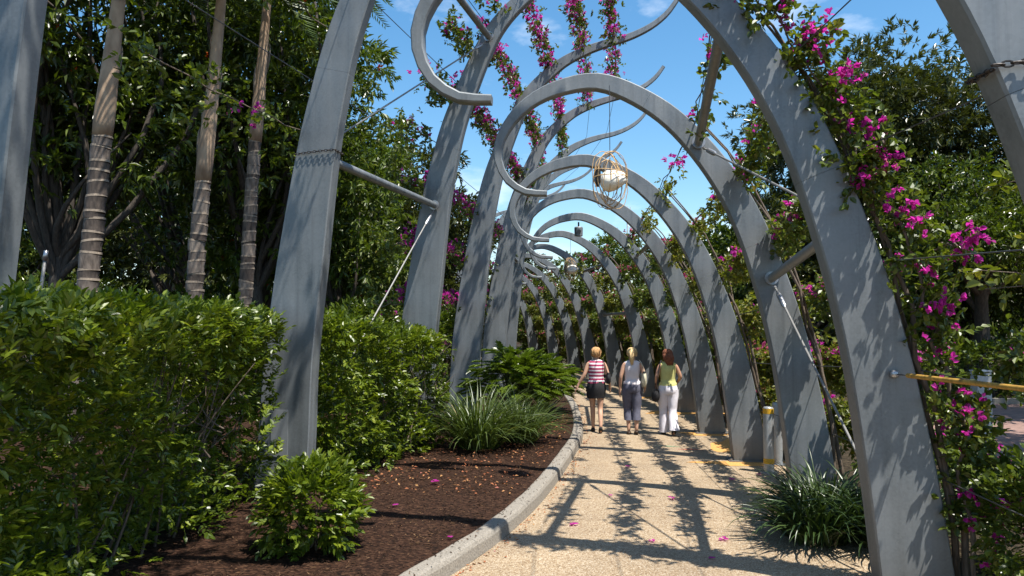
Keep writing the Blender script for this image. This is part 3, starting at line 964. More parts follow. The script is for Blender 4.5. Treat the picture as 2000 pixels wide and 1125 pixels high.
# understorey behind the hedges
G_U = 'understorey shrubs'
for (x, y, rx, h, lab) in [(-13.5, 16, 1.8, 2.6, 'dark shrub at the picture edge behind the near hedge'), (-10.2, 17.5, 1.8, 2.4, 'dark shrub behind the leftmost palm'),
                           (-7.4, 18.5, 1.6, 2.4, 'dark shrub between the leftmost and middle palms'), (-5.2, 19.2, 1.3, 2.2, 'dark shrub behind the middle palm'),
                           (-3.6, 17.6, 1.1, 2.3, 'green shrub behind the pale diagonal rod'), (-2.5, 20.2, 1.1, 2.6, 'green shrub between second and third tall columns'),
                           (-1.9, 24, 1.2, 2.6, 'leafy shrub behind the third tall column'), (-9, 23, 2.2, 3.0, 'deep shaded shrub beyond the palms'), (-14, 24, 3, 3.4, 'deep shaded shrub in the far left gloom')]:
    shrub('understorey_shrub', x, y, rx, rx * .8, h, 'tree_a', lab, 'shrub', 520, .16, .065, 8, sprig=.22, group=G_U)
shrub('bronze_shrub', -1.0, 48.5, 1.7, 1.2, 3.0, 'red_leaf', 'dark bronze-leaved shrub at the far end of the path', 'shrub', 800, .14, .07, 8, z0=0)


# far woods that close the gaps between the trees
def woods(name, label, x0, x1, y0, y1, h0, h1, n, L):
    x = rng.uniform(x0, x1, n); y = rng.uniform(y0, y1, n)
    H = np.interp(x, [x0, x1], [h0, h1]) * (1 + .14 * wave(np.column_stack([x * .35, y * .2]), 1.0, int(abs(x0))))
    z = H * rng.random(n) ** .8
    lv = Leaves()
    lv.add(np.column_stack([x, y, z]), rdir(n, -.1), rdir(n, .6), rng.uniform(.7, 1.3, n) * L, rng.uniform(.7, 1.2, n) * L * .42, .3, .2, True)
    o = lv.build(name, M['tree_a']); tag(o, label, 'woods', kind='stuff')


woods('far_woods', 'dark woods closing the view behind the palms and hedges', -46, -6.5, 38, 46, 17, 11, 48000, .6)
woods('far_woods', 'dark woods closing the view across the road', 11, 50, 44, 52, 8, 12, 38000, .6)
woods('far_woods', 'low distant woods at the far end of the path', -14, 16, 92, 100, 5, 6, 8000, .8)


# ------------------------------------------------------------------ palms
def palm(px_list, Y, r0, r1, ring_top, label, top_z, nring, dark=(2, 2)):
    """trunk follows the pixel list at depth Y; leaf-scar rings below ring_top, crownshaft above."""
    pts = []
    for (px, py) in px_list:
        dx = (px - 1000) / F_PX; dz = (562.5 - py) / F_PX
        vy = math.cos(PITCH) - dz * math.sin(PITCH); vz = math.sin(PITCH) + dz * math.cos(PITCH)
        pts.append((dx / vy * Y, vz / vy * Y + CAM_H))
    zb = bed_z(pts[0][0], Y)
    zs = np.array([p[1] for p in pts]); xs = np.array([p[0] for p in pts])
    sl = (xs[-1] - xs[0]) / (zs[-1] - zs[0])
    X = lambda z: np.interp(z, zs, xs) + (0 if zs[0] <= z <= zs[-1] else sl * (z - (zs[0] if z < zs[0] else zs[-1])))
    x0 = X(zb)
    e = empty('palm_tree', (x0, Y, zb), 0, label, 'palm tree', 'ringed palm trunks')
    zr = np.linspace(zb - .05, ring_top, nring + 1) + np.concatenate([[0], rng.normal(size=nring - 1) * .03, [0]])
    for k in range(nring):
        a, b = zr[k], zr[k + 1]
        f = (k + .5) / nring
        r = r0 + (r1 - r0) * f ** .8
        jx, jy = rng.normal() * .006, rng.normal() * .006
        ti = rng.normal() * .09
        col = random.choice(['palm_ring', 'palm_ring', 'palm_ring_pale', 'palm_ring_dark']) if not (dark[0] < f < dark[1]) else random.choice(['palm_ring_dark', 'palm_ring_dark', 'palm_ring'])
        pp = [(X(a) - x0 + jx, jy, a - zb), (X(a) - x0 + jx, jy, a + (b - a) * .5 - zb), (X(b) - x0 + jx, jy, b - .016 - zb)]
        V, F, _ = tube_arrays(pp, [r * .985, r * 1.0, r * 1.035], 16)
        V[:, 2] += (V[:, 0] - pp[0][0]) * ti
        mb = MB(); mb.add(V, F); mb.build('trunk_ring', M[col], e, True)
        V, F, _ = tube_arrays([(X(b) - x0 + jx, jy, b - .022 - zb), (X(b) - x0 + jx, jy, b + .016 - zb)], [r * 1.05, r * 1.0], 16)
        V[:, 2] += (V[:, 0] - pp[0][0]) * ti
        mb = MB(); mb.add(V, F); mb.build('leaf_scar', M['palm_scar'], e, True)
    zz = np.linspace(ring_top, top_z, 12)
    rr = np.interp(np.linspace(0, 1, 12), [0, .12, .5, 1], [r1 * 1.03, r1 * 1.1, r1 * .82, r1 * .6])
    MB().tube([(X(z) - x0, 0, z - zb) for z in zz], rr, 14).build('crownshaft', M['palm_sheath'], e, True)
    for q in range(3):                                            # old sheath edges
        za = ring_top + .4 + q * .55
        th = rng.random() * 6.28
        P = [(X(z) - x0 + math.cos(th) * r1 * (1.0 + .18 * s), math.sin(th) * r1 * (1.0 + .18 * s), z - zb) for s, z in zip((0, .5, 1, .4), (za, za + .3, za + .5, za + .62))]
        MB().tube(P, [.012, .03, .02, .006], 6).build('sheath_edge', M['bark_pale'], e, True)
    tx = X(top_z) - x0; tz = top_z - zb
    for q in range(11):                                           # fronds
        az = q * 2.4 + rng.random(); ln = 2.5 + rng.random() * .6
        t = np.linspace(0, 1, 14)
        el = 1.15 - .5 * rng.random()
        dx, dy = math.cos(az), math.sin(az)
        hr = ln * (t * math.cos(el) + .22 * t ** 2); hz = ln * (t * math.sin(el) - .75 * t ** 2.2)
        C = np.stack([tx + dx * hr, dy * hr, tz - .2 + hz], 1)
        f = empty('frond'); f.parent = e
        MB().tube(C, np.linspace(.028, .005, 14), 5, False).build('rachis', M['frond'], f, True)
        lv = Leaves()
        m = 44
        tt = np.linspace(.14, .99, m)
        B = np.stack([np.interp(tt, t, C[:, j]) for j in range(3)], 1)
        T = unit(np.stack([np.interp(tt, t, np.gradient(C[:, j])) for j in range(3)], 1))
        S = unit(np.cross(T, np.tile([0, 0, 1.0], (m, 1))))
        for sgn in (-1, 1):
            D = T * .55 + S * sgn * .8 + np.array([0, 0, -.25]) + rng.normal(size=(m, 3)) * .06
            lv.add(B, D, np.cross(S * sgn, T) * -sgn, .5 * np.sin(tt * 2.9 + .2) + .12, .035, .3, .25, True)
        lv.build('leaflets', M['frond'], f)
    return e


palm([(172, 550), (187, 400), (200, 262), (218, 110), (232, 0)], 12.5, .185, .15, 5.2, 'leftmost palm, thick brown trunk with dark middle rings', 8.2, 26, (.55, 1.0))
palm([(380, 566), (392, 400), (402, 300), (415, 180), (432, 0)], 14.0, .18, .135, 4.72, 'middle palm with pale lower rings and green-brown crownshaft', 8.7, 25)
palm([(479, 590), (490, 400), (499, 270), (512, 120), (522, 0)], 16.0, .165, .125, 5.95, 'slimmest palm, closest to the nearest tall column', 9.6, 34)

# slim grey post in the gloom
e = empty('slim_post', (-9.15, 14.5, bed_z(-9.15, 14.5)), 0, 'slim pale grey post leaning beside the leftmost palm', 'post')
MB().tube([(0, 0, 0), (.22, 0, 2.3), (.31, 0, 3.15)], [.035, .033, .03], 10).build('pole', M['rod'], e, True)
MB().tube([(.305, 0, 3.13), (.33, 0, 3.32)], [.045, .04], 10).build('cap', M['zinc'], e, True)


# ------------------------------------------------------------------ hedges
def hedge(name, line, wid, h0, h1, label, dens=260, gaps=.25, L=.052, W=.026, mat='hedge', seed=1, zfun=bed_z, lo=False, stems=0, k=9, sprig=.15, end=True, depth=.32, over=0.0):
    """line: path of the face that looks at the path (x,y), hedge grows to the left of it."""
    A = catmull(line, 40)
    T = unit(np.gradient(A, axis=0)); Nl = np.stack([-T[:, 1], T[:, 0]], 1)
    ds = np.concatenate([[0], np.cumsum(np.linalg.norm(np.diff(A, axis=0), axis=1))]); Ltot = ds[-1]
    z0 = zfun(*A[20])
    org = np.array([A[20, 0], A[20, 1], z0])
    e = empty(name, tuple(org), 0, label, 'hedge')
    at = lambda s: (np.stack([np.interp(s, ds, A[:, 0]), np.interp(s, ds, A[:, 1])], 1), np.stack([np.interp(s, ds, Nl[:, 0]), np.interp(s, ds, Nl[:, 1])], 1))
    lv = Leaves()

    def put(n, mode):
        s = rng.random(n) * Ltot
        H = h0 + (h1 - h0) * s / Ltot
        c, nl = at(s)
        dep = rng.exponential(depth * .38, n).clip(0, depth * 1.5)
        if mode == 'inner':
            v = rng.random(n) ** 1.3 * .8
            u = over + rng.uniform(.3, .7, n)
            P = np.column_stack([c + nl * u[:, None], v * H])
            D = np.column_stack([-nl * .6, rng.normal(size=n) * .5]) + rng.normal(size=(n, 3)) * .5
        elif mode == 'face':
            v = rng.random(n)
            keep = rng.random(n) < np.interp(v, [0, .12, .35, 1], [gaps, .5, .85, 1])
            nz = wave(np.column_stack([s, v * H]), 3.2, seed + 3)
            keep &= rng.random(n) < np.clip(.62 + .75 * nz, .12, 1)
            bul = .13 * wave(np.column_stack([s, v * H]), 1.7, seed) + .10 * nz - .05 * v + .10 * (v - .5) ** 2
            bul = bul - over * np.interp(v, [0, .35, .75, 1], [1, 1, .5, 0])
            P = np.column_stack([c + nl * (dep - bul)[:, None], v * H])
            D = np.column_stack([-nl * .8, .25 + rng.normal(size=n) * .35]) + rng.normal(size=(n, 3)) * .45
            P, D = P[keep], D[keep]
        elif mode == 'top':
            u = rng.random(n) * wid
            bul = .07 * wave(np.column_stack([s, u]), 2.0, seed + 9)
            P = np.column_stack([c + nl * u[:, None], H + bul - dep * .8 - .22 * np.maximum(0, 1 - u / .35) ** 2])
            D = np.column_stack([-nl * .3, np.full(n, .8)]) + rng.normal(size=(n, 3)) * .45
        elif mode == 'back':
            v = rng.random(n)
            P = np.column_stack([c + nl * (wid - dep)[:, None], v * H])
            D = np.column_stack([nl * .8, np.full(n, .2)]) + rng.normal(size=(n, 3)) * .45
        else:
            u = rng.random(n) * wid; v = rng.random(n)
            s_ = (Ltot if mode == 'far' else 0.0) + (-1 if mode == 'far' else 1) * dep
            c, nl = at(np.clip(s_, 0, Ltot))
            t = T[-1] if mode == 'far' else -T[0]
            bul = .1 * wave(np.column_stack([u, v * 2]), 2.0, seed + 5)
            P = np.column_stack([c + nl * u[:, None] + t * bul[:, None], v * (h1 if mode == 'far' else h0)])
            D = np.column_stack([np.tile(t * .8, (n, 1)), np.full(n, .2)]) + rng.normal(size=(n, 3)) * .45
        P = P.copy(); P[:, 2] = np.maximum(P[:, 2], .03)
        P[:, :2] -= org[:2]
        sc = rng.uniform(.8, 1.2, len(P)) * sprig
        lv.sprigs(P, D, k, sc, L, W, 1.05, .28, lo, .55, .12, .28)

    put(int(dens * Ltot * (h0 + h1) / 2), 'face'); put(int(dens * Ltot * wid * .9), 'top')
    put(int(dens * .35 * Ltot * h0), 'back'); put(int(dens * .55 * Ltot * h0), 'inner')
    if end:
        put(int(dens * wid * h1), 'far'); put(int(dens * .8 * wid * h0), 'near')
    lv.build('foliage', M[mat], e)
    for q in range(stems):
        s = np.array([(.52 + .46 * (q + rng.random()) / stems) * Ltot]); c, nl = at(s)
        u = rng.uniform(.2, .5) + over * 1.0
        b = c[0] + nl[0] * u - org[:2]
        H = h0 * rng.uniform(.55, .85)
        a = np.array([b[0], b[1], -.05])
        t = np.array([b[0] + rng.normal() * .25, b[1] + rng.normal() * .3, H]) - np.array([nl[0][0], nl[0][1], 0]) * (u * .55)
        m = MB().tube(limb_pts(a, t, .10, 9), np.linspace(.013, .005, 9), 6, False)
        for w in range(3):
            st = a + (t - a) * rng.uniform(.35, .8)
            m.tube(limb_pts(st, st + np.array([rng.normal() * .2, rng.normal() * .2, .35]), .3), np.linspace(.009, .003, 7), 5, False)
        m.build('stem', M['twig'], e, True)
    return e


hedge('near_hedge', [(-2.55, 2.3), (-2.54, 4), (-2.54, 6), (-2.54, 7.6), (-2.58, 8.7)], 1.35, 2.1, 2.08, 'large loose green hedge filling the lower corner in front of the columns', 270, .3, .064, .032, seed=2, stems=15, over=.38)
hedge('middle_hedge', [(-2.10, 9.55), (-1.75, 10.6), (-1.35, 11.6), (-1.05, 12.35)], 1.2, 2.05, 1.74, 'bright green hedge between the nearest tall column and the strappy plant', 260, .6, .062, .031, seed=5, stems=8)
hedge('clipped_hedge', [(10.6, 20.9), (16, 20.9), (30, 20.9)], 1.2, 1.5, 1.5, 'dark clipped hedge across the brick road', 70, .9, .11, .06, 'tree_a', 7, lambda x, y: 0.0, True, 0, 8, .16)
shrub('young_hedge_bush', -1.76, 6.85, .38, .38, .70, 'hedge', 'small glossy bush at the foot of the nearest tall column', 'bush', 470, .066, .033, 9, lo=False, sprig=.16, zc=.45)


# ------------------------------------------------------------------ strappy plants
def strap_clump(name, x, y, n, ln, wid, spread, mat, label, cat, z0, base=.18, up=1.0):
    e = empty(name, (x, y, z0), 0, label, cat)
    az = rng.random(n) * 6.283
    rad = base * rng.random(n) ** .5
    P0 = np.stack([np.cos(az) * rad, np.sin(az) * rad, np.full(n, -.02)], 1)
    az2 = az + rng.normal(size=n) * .5
    L = ln * rng.uniform(.6, 1.12, n)
    el = up * rng.uniform(.75, 1.45, n)
    curl = spread * rng.uniform(.5, 1.3, n)
    m = 8
    t = np.linspace(0, 1, m)
    H = np.stack([np.cos(az2), np.sin(az2), np.zeros(n)], 1)
    ang = el[:, None] - curl[:, None] * t[None] ** 1.6 * 1.6
    st = (L / (m - 1))[:, None]
    hr = np.concatenate([np.zeros((n, 1)), np.cumsum(np.cos(ang[:, :-1]) * st, 1)], 1)
    hz = np.concatenate([np.zeros((n, 1)), np.cumsum(np.sin(ang[:, :-1]) * st, 1)], 1)
    C = P0[:, None] + H[:, None] * hr[..., None] + np.array([0, 0, 1.0]) * hz[..., None]
    C[..., 2] = np.maximum(C[..., 2], .01 + .02 * rng.random((n, 1)))
    S = np.stack([-H[:, 1], H[:, 0], np.zeros(n)], 1)
    S = unit(S + rng.normal(size=(n, 3)) * .25)
    w = wid * rng.uniform(.7, 1.2, n)[:, None] * np.interp(t, [0, .25, .7, 1], [.7, 1, .8, .05])[None]
    A = C - S[:, None] * w[..., None] * .5; B = C + S[:, None] * w[..., None] * .5
    C2 = C.copy(); C2[..., 2] -= w * .25
    V = np.stack([A, C2, B], 2).reshape(-1, 3)
    i = np.arange(n)[:, None, None] * m * 3 + np.arange(m - 1)[None, :, None] * 3
    F = np.concatenate([(i + np.array([0, 1, 4, 3])).reshape(-1, 4), (i + np.array([1, 2, 5, 4])).reshape(-1, 4)])
    o = link('leaves', np_mesh('leaves', V, F, True), e, M[mat]); o['kind'] = 'stuff'
    return e


strap_clump('strappy_plant', -.52, 12.2, 560, 1.22, .021, .95, 'strap', 'large strappy green clump at the kerb end of the middle hedge', 'strappy plant', bed_z(-.5, 12.2), .3)
strap_clump('strappy_plant', .12, 12.9, 420, 1.02, .02, 1.0, 'strap', 'strappy green clump leaning towards the kerb bend', 'strappy plant', bed_z(.1, 12.9), .26)
strap_clump('lily_clump', 3.34, 8.25, 420, .84, .026, 1.15, 'lily', 'dark arching lily clump at the foot of the second flowering rib', 'lily clump', 0, .3)
strap_clump('lily_clump', 3.0, 7.65, 360, .80, .026, 1.2, 'lily', 'dark lily clump spilling onto the path edge', 'lily clump', 0, .28)
strap_clump('lily_clump', 3.62, 7.5, 300, .95, .026, 1.1, 'lily', 'dark lily clump tucked behind the nearest flowering rib', 'lily clump', 0, .3)


def xanadu(x, y, r, h, n, label):
    z0 = bed_z(x, y)
    e = empty('philodendron', (x, y, z0), 0, label, 'philodendron')
    d = rdir(n, .6); d[:, 2] = np.abs(d[:, 2])
    P = d * np.array([r, r, h * .62]) * rng.uniform(.55, 1.0, (n, 1)) + np.array([0, 0, h * .33])
    # petioles
    mb = MB()
    lv = Leaves()
    for q in range(n):
        if q % 3 == 0:
            mb.tube(limb_pts((0, 0, 0), P[q], .2, 5), [.010, .008, .007, .006, .005], 4, False)
        D = unit((d[q] * np.array([1, 1, .3]) + rng.normal(size=3) * .2)[None])[0]
        S = unit(np.cross(D, [0, 0, 1.0])[None])[0]; N = np.cross(S, D)
        ln = rng.uniform(.26, .38)
        m = 6
        t = np.repeat(np.linspace(.05, .85, m), 2)
        sg = np.tile([-1, 1], m)
        B = P[q] + D * (t * ln)[:, None] - np.array([0, 0, .25]) * (t ** 2 * ln)[:, None]
        DD = D * .5 + S * sg[:, None] * .85 + rng.normal(size=(2 * m, 3)) * .08
        lv.add(B, DD, np.tile(N, (2 * m, 1)), ln * np.interp(t, [0, .35, .85], [.28, .46, .26]), .05, .25, .15, True)
        lv.add(P[q][None], D[None], N[None], np.array([ln * 1.1]), np.array([.07]), .25, .3)
    mb.build('stem', M['strap'], e, True)
    lv.build('leaves', M['xanadu'], e)


xanadu(.05, 16.0, .95, 1.55, 300, 'deep-lobed green philodendron beside the third tall column')
xanadu(.72, 17.4, .75, 1.25, 230, 'deep-lobed green philodendron reaching over the kerb bend')


# ------------------------------------------------------------------ bougainvillea
def vine_bay(side, i, rows, label, dens=30, leafL=.075, leafW=.05, k=6, flow=.5, mat='vine', fmat='bract', lo=False, cover=(0, 1), spread=.13, stem=True, prob=None, hang=.12, root=True, fscale=1.0, xs=.55, sprig=.10, out=.05, low=.28):
    lo_out = (lambda z: out + max(0, 2.9 - z) * low) if side == 'R' else (lambda z: out)
    a = [row_pt(side, i, z, lo_out(z)) for z in rows]; b = [row_pt(side, i + 1, z, lo_out(z)) for z in rows]
    org = rib_point(side, i, -.35, 0, .5); org[2] = 0.0 if side == 'R' else bed_z(org[0], org[1])
    e = empty('bougainvillea', tuple(org), 0, label, 'bougainvillea', 'bougainvillea trained along the arbour')
    lv, fl, mb = Leaves(), Leaves(), MB()
    P_all, S_all = [], []
    outd = np.array([1.0, 0, 0]) if side == 'R' else np.array([-1.0, 0, 0])
    for r, z in enumerate(rows):
        p0, p1 = a[r], b[r]
        ln = np.linalg.norm(p1 - p0) * (cover[1] - cover[0])
        pr = 1.0 if prob is None else prob[r]
        ncl = max(1, int(ln * 3.2 * pr))
        ts = cover[0] + (cover[1] - cover[0]) * (np.arange(ncl) + rng.random(ncl)) / ncl
        for t in ts:
            c = p0 * (1 - t) + p1 * t - org
            m = int(dens * pr * rng.uniform(.35, 1.5) / 3.2 * 1.6) + 2
            thin = .6 if side == 'R' and z > 2.9 else 1.0
            q = c + rng.normal(size=(m, 3)) * np.array([spread * xs * thin, spread * 1.6, spread * thin]) + outd * .04 - np.array([0, 0, hang]) * rng.random((m, 1)) ** 1.5
            D = rng.normal(size=(m, 3)) * .7 + outd * .35 + np.array([0, 0, .1])
            P_all.append(q); S_all.append(D)
            if rng.random() < flow:
                mf = int(rng.integers(2, 8) * fscale) + 1
                qf = c + rng.normal(size=(mf, 3)) * spread * .75 + outd * .06 + np.array([0, 0, .03])
                fl.sprigs(qf, rdir(mf, .2) + outd * .3, 7, .06, .042 if not lo else .06, .034 if not lo else .05, 1.2, .6, lo, .2, .1, .5, False)
        wob = [p0 * (1 - t) + p1 * t - org + rng.normal(size=3) * .02 for t in np.linspace(cover[0], cover[1], 9)]
        MB().tube(wob, .007, 5, False).build('stem', M['twig'], e, True)
    P = np.concatenate(P_all); D = np.concatenate(S_all)
    lv.sprigs(P, D, k, sprig, leafL, leafW, 1.1, .45, lo, .45, .15, .3, False)
    if root and side == 'R':                         # woody stem up the outer edge of the rib
        for q in range(2):
            pts = [row_pt(side, i, z, .07 + .03 * q) - org + rng.normal(size=3) * .025 for z in np.linspace(.02, max(rows), 12)]
            MB().tube(pts, np.linspace(.028, .009, 12), 6, False).build('stem', M['twig'], e, True)
    lv.build('foliage', M[mat], e)
    if fl.n: fl.build('blossoms', M[fmat], e)
    return e


rw = R_ROWS
vine_bay('R', 0, rw, 'bougainvillea with magenta clusters along the outer edge of the nearest rib', 80, .06, .042, 6, .95, cover=(.86, .985), spread=.09,
         prob=[2.0, 1.6, .8, 1.2, 1.2, 1.2], hang=.10, fscale=2.6, out=.22)
vine_bay('R', 1, rw, 'bougainvillea seen between the first and second flowering ribs', 55, .064, .044, 6, .6, cover=(.2, 1), prob=[.8, 1.0, 1.3, 1.2, 1.0, .6], spread=.11, hang=.28)
vine_bay('R', 2, rw, 'bougainvillea between the second and third flowering ribs', 70, .07, .047, 6, .4, prob=[1.8, 1.6, 1.05, .9, .75, .4], mat='vine_yellow', spread=.10, lo=True, hang=.3)
vine_bay('R', 3, rw, 'bougainvillea between the third and fourth flowering ribs', 75, .075, .05, 6, .4, prob=[1.8, 1.6, 1.05, .9, .75, .4], mat='vine_yellow', fmat='bract_pink', spread=.10, lo=True, hang=.35)
vine_bay('R', 4, rw, 'bougainvillea between the fourth and fifth flowering ribs', 70, .08, .055, 6, .4, prob=[1.8, 1.6, 1.05, .9, .75, .4], fmat='bract_pink', spread=.10, lo=True, hang=.4)
for i, nm in ((5, 'bougainvillea rows beside the woman in the yellow top'), (6, 'bougainvillea rows just beyond the three women'), (7, 'bougainvillea rows beside the far lantern'),
              (8, 'bougainvillea rows below the far lantern'), (9, 'bougainvillea rows where the far path bends'), (10, 'bougainvillea rows on the second last visible ribs'),
              (11, 'bougainvillea rows on the last visible ribs')):
    vine_bay('R', i, rw, nm, 60, .10, .07, 6, .4, prob=[2.2, 2.2, 1.6, .9, .6, .3], hang=.4, mat='vine' if i % 2 else 'vine_yellow', fmat='bract_pink', spread=.11, lo=True)

lw = L_ROWS
vine_bay('L', 0, [4.4, 5.6], 'leafy vine branch reaching across to the nearest tall column', 24, .065, .042, 6, .08, cover=(.35, 1.0), spread=.16, prob=[1, .6])
vine_bay('L', 0, [6.6, 7.15, 7.6, 7.95, 8.2, 8.36], 'unseen dense vines added overhead to shade the near hedge', 38, .075, .05, 6, .5, cover=(-.9, .22), spread=.18, lo=True, xs=1.2)  # added above the view so its shadow falls on the hedge
vine_bay('L', 0, [6.9, 7.6, 8.1], 'unseen thin vine strands added overhead to dapple the nearest tall column', 24, .07, .045, 6, .5, cover=(.25, .8), spread=.12, lo=True)  # sparse strands added out of view for broken shade on the column
vine_bay('L', 1, [2.4, 3.4, 4.4, 5.2, 6.0, 6.8, 7.4], 'vine climbing the back of the second tall column', 60, .065, .042, 6, .5, cover=(.70, 1.0), spread=.13, prob=[.7, .8, 1, 1, 1, 1, .6])
vine_bay('L', 2, [1.6, 2.6, 3.6, 4.6, 6.2, 7.15, 7.75, 8.12, 8.3], 'flowering vines hanging overhead before the third tall column', 32, .065, .042, 6, 1.0, cover=(0, 1.0), spread=.10,
         prob=[1, 1, 1, 1, 1, .9, .8, 1.0, .9], fscale=3.6, xs=.9)
vine_bay('L', 3, [2.6, 3.6, 4.6, 6.2, 7.15, 7.75, 8.12, 8.3], 'flowering vines overhead between the third and fourth tall columns', 32, .07, .046, 6, .85, spread=.11,
         prob=[1, 1, 1, 1, 1, .8, .7, .8], fscale=3.0, lo=True, xs=.9)
vine_bay('L', 4, [3.0, 4.6, 6.2, 7.15, 7.75], 'vines overhead between the fourth and fifth tall columns', 30, .075, .05, 6, .5, spread=.13, lo=True)
vine_bay('L', 5, [3.0, 4.6, 6.2, 7.15], 'vines overhead on the farthest visible tall columns', 26, .085, .06, 6, .4, spread=.14, lo=True)
shrub('bougainvillea_bush', 3.88, 5.7, .40, .42, 1.1, 'vine', 'bushy bougainvillea with magenta flowers at the foot of the nearest rib', 'bougainvillea', 420, .06, .04, 7, 0, .15, False, None, 34, .5)
shrub('bougainvillea_bush', 4.55, 6.4, .55, .6, .95, 'vine', 'low bougainvillea bush in the lower corner by the road', 'bougainvillea', 420, .06, .04, 7, 0, .15, False, None, 30, .5)
shrub('bougainvillea_bush', 4.75, 9.0, .6, .9, 1.3, 'vine', 'bougainvillea bush behind the second flowering rib', 'bougainvillea', 420, .065, .045, 7, 0, .15, True, None, 10, .5)
for k, (x, y, z, ln) in enumerate([(3.35, 5.5, 3.2, 1.15), (3.4, 5.6, 2.5, 1.15)]):
    # long leafy shoots reaching across from the edge of the picture
    e = empty('bougainvillea_shoot', (x + .9, y - .5, 0), 0, ['upper', 'lower'][k] + ' sunlit leafy shoot reaching in from the road edge', 'bougainvillea')
    lv, mb = Leaves(), MB()
    for q in range(6):
        A = np.array([0, 0, z - .1 + rng.normal() * .05]); B = np.array([-ln * rng.uniform(.5, 1.1), .5 * rng.normal() * .6, z + rng.normal() * .16])
        pts = limb_pts(A, B, .35, 12)
        MB().tube(pts, np.linspace(.009, .003, 12), 5, False).build('twig', M['twig'], e, True)
        idx = np.repeat(np.arange(2, 12), 2)
        lv.sprigs(pts[idx] + rng.normal(size=(20, 3)) * .02, rng.normal(size=(20, 3)) + np.array([-.3, 0, .2]), 4, .09, .075, .05, 1.1, .4, False, .5, .15)
    mb.tube([(0, 0, 0), (.03, .02, z * .5), (0, 0, z - .1)], [.025, .02, .012], 6)
    mb.build('stem', M['twig'], e, True)
    lv.build('foliage', M['vine_yellow'], e)


# ------------------------------------------------------------------ street furniture and small things
def bollard(x, y, label, bands=(.845, .135)):
    e = empty('bollard', (x, y, 0), 0, label, 'bollard', 'steel bollards by the path')
    V, F = loft([(0, 0, .0, .13, .13), (0, 0, .012, .13, .13), (0, 0, .016, .12, .12)], 24)
    MB().add(V, F).build('base_flange', M['zinc'], e)
    V, F = loft([(0, 0, .0, .074, .074), (0, 0, .90, .074, .074), (0, 0, .925, .071, .071), (0, 0, .938, .06, .06), (0, 0, .944, .03, .03)], 24)
    MB().add(V, F).build('tube', M['bollard'], e, True, 35)
    for z in bands:
        V, F = loft([(0, 0, z, .0755, .0755), (0, 0, z + .075, .0755, .0755)], 24, cap=False)
        MB().add(V, F).build('reflective_band', M['yellow_band'], e, True)


bollard(3.68, 11.1, 'grey steel bollard with yellow bands standing clear on the path')
bollard(4.03, 11.75, 'grey bollard mostly hidden behind the second flowering rib', ())

e = empty('service_post', (8.75, 14.4, 0), .1, 'short white square post in front of the clipped hedge', 'post')
mb = MB(); mb.box((0, 0, .62), (.28, .2, 1.24)); mb.build('body', plain('grey_post_paint', (.42, .42, .41), .6), e)
MB().box((0, 0, 1.252), (.30, .22, .02)).build('cap', M['white_paint'], e)

# road kerb below the clipped hedge
rk = empty('road_kerb'); rk['kind'] = 'structure'
for k in range(14):
    MB().box((10.2 + k * 1.0, 20.5, .06), (.99, .16, .16)).build('kerb_stone', M['concrete'], rk)

# guarded cable on the nearest rib
kn = rib_point('R', 1, .16, 1.53, -.14)
dirc = np.array([.12, -1.35, .0]); dirc /= np.linalg.norm(dirc)
e = empty('guy_cable', tuple(kn), 0, 'yellow sleeved guy cable bolted to the nearest flowering rib', 'guy cable')
V, F = loft([(0, 0, -.03, .02, .02), (0, 0, -.015, .033, .033), (0, 0, .015, .033, .033), (0, 0, .03, .02, .02)], 14)
MB().add(V, F).build('eye_bolt', M['zinc'], e, True)
MB().tube([(0, .04, 0), tuple(dirc * 3.0)], .006, 6).build('cable', M['wire'], e)
MB().tube([tuple(dirc * .17), tuple(dirc * 1.52)], .018, 12).build('sleeve', M['yellow'], e, True, 40)
MB().tube([tuple(dirc * 1.52), tuple(dirc * 1.57)], .024, 12).build('ferrule', M['zinc'], e, True, 40)


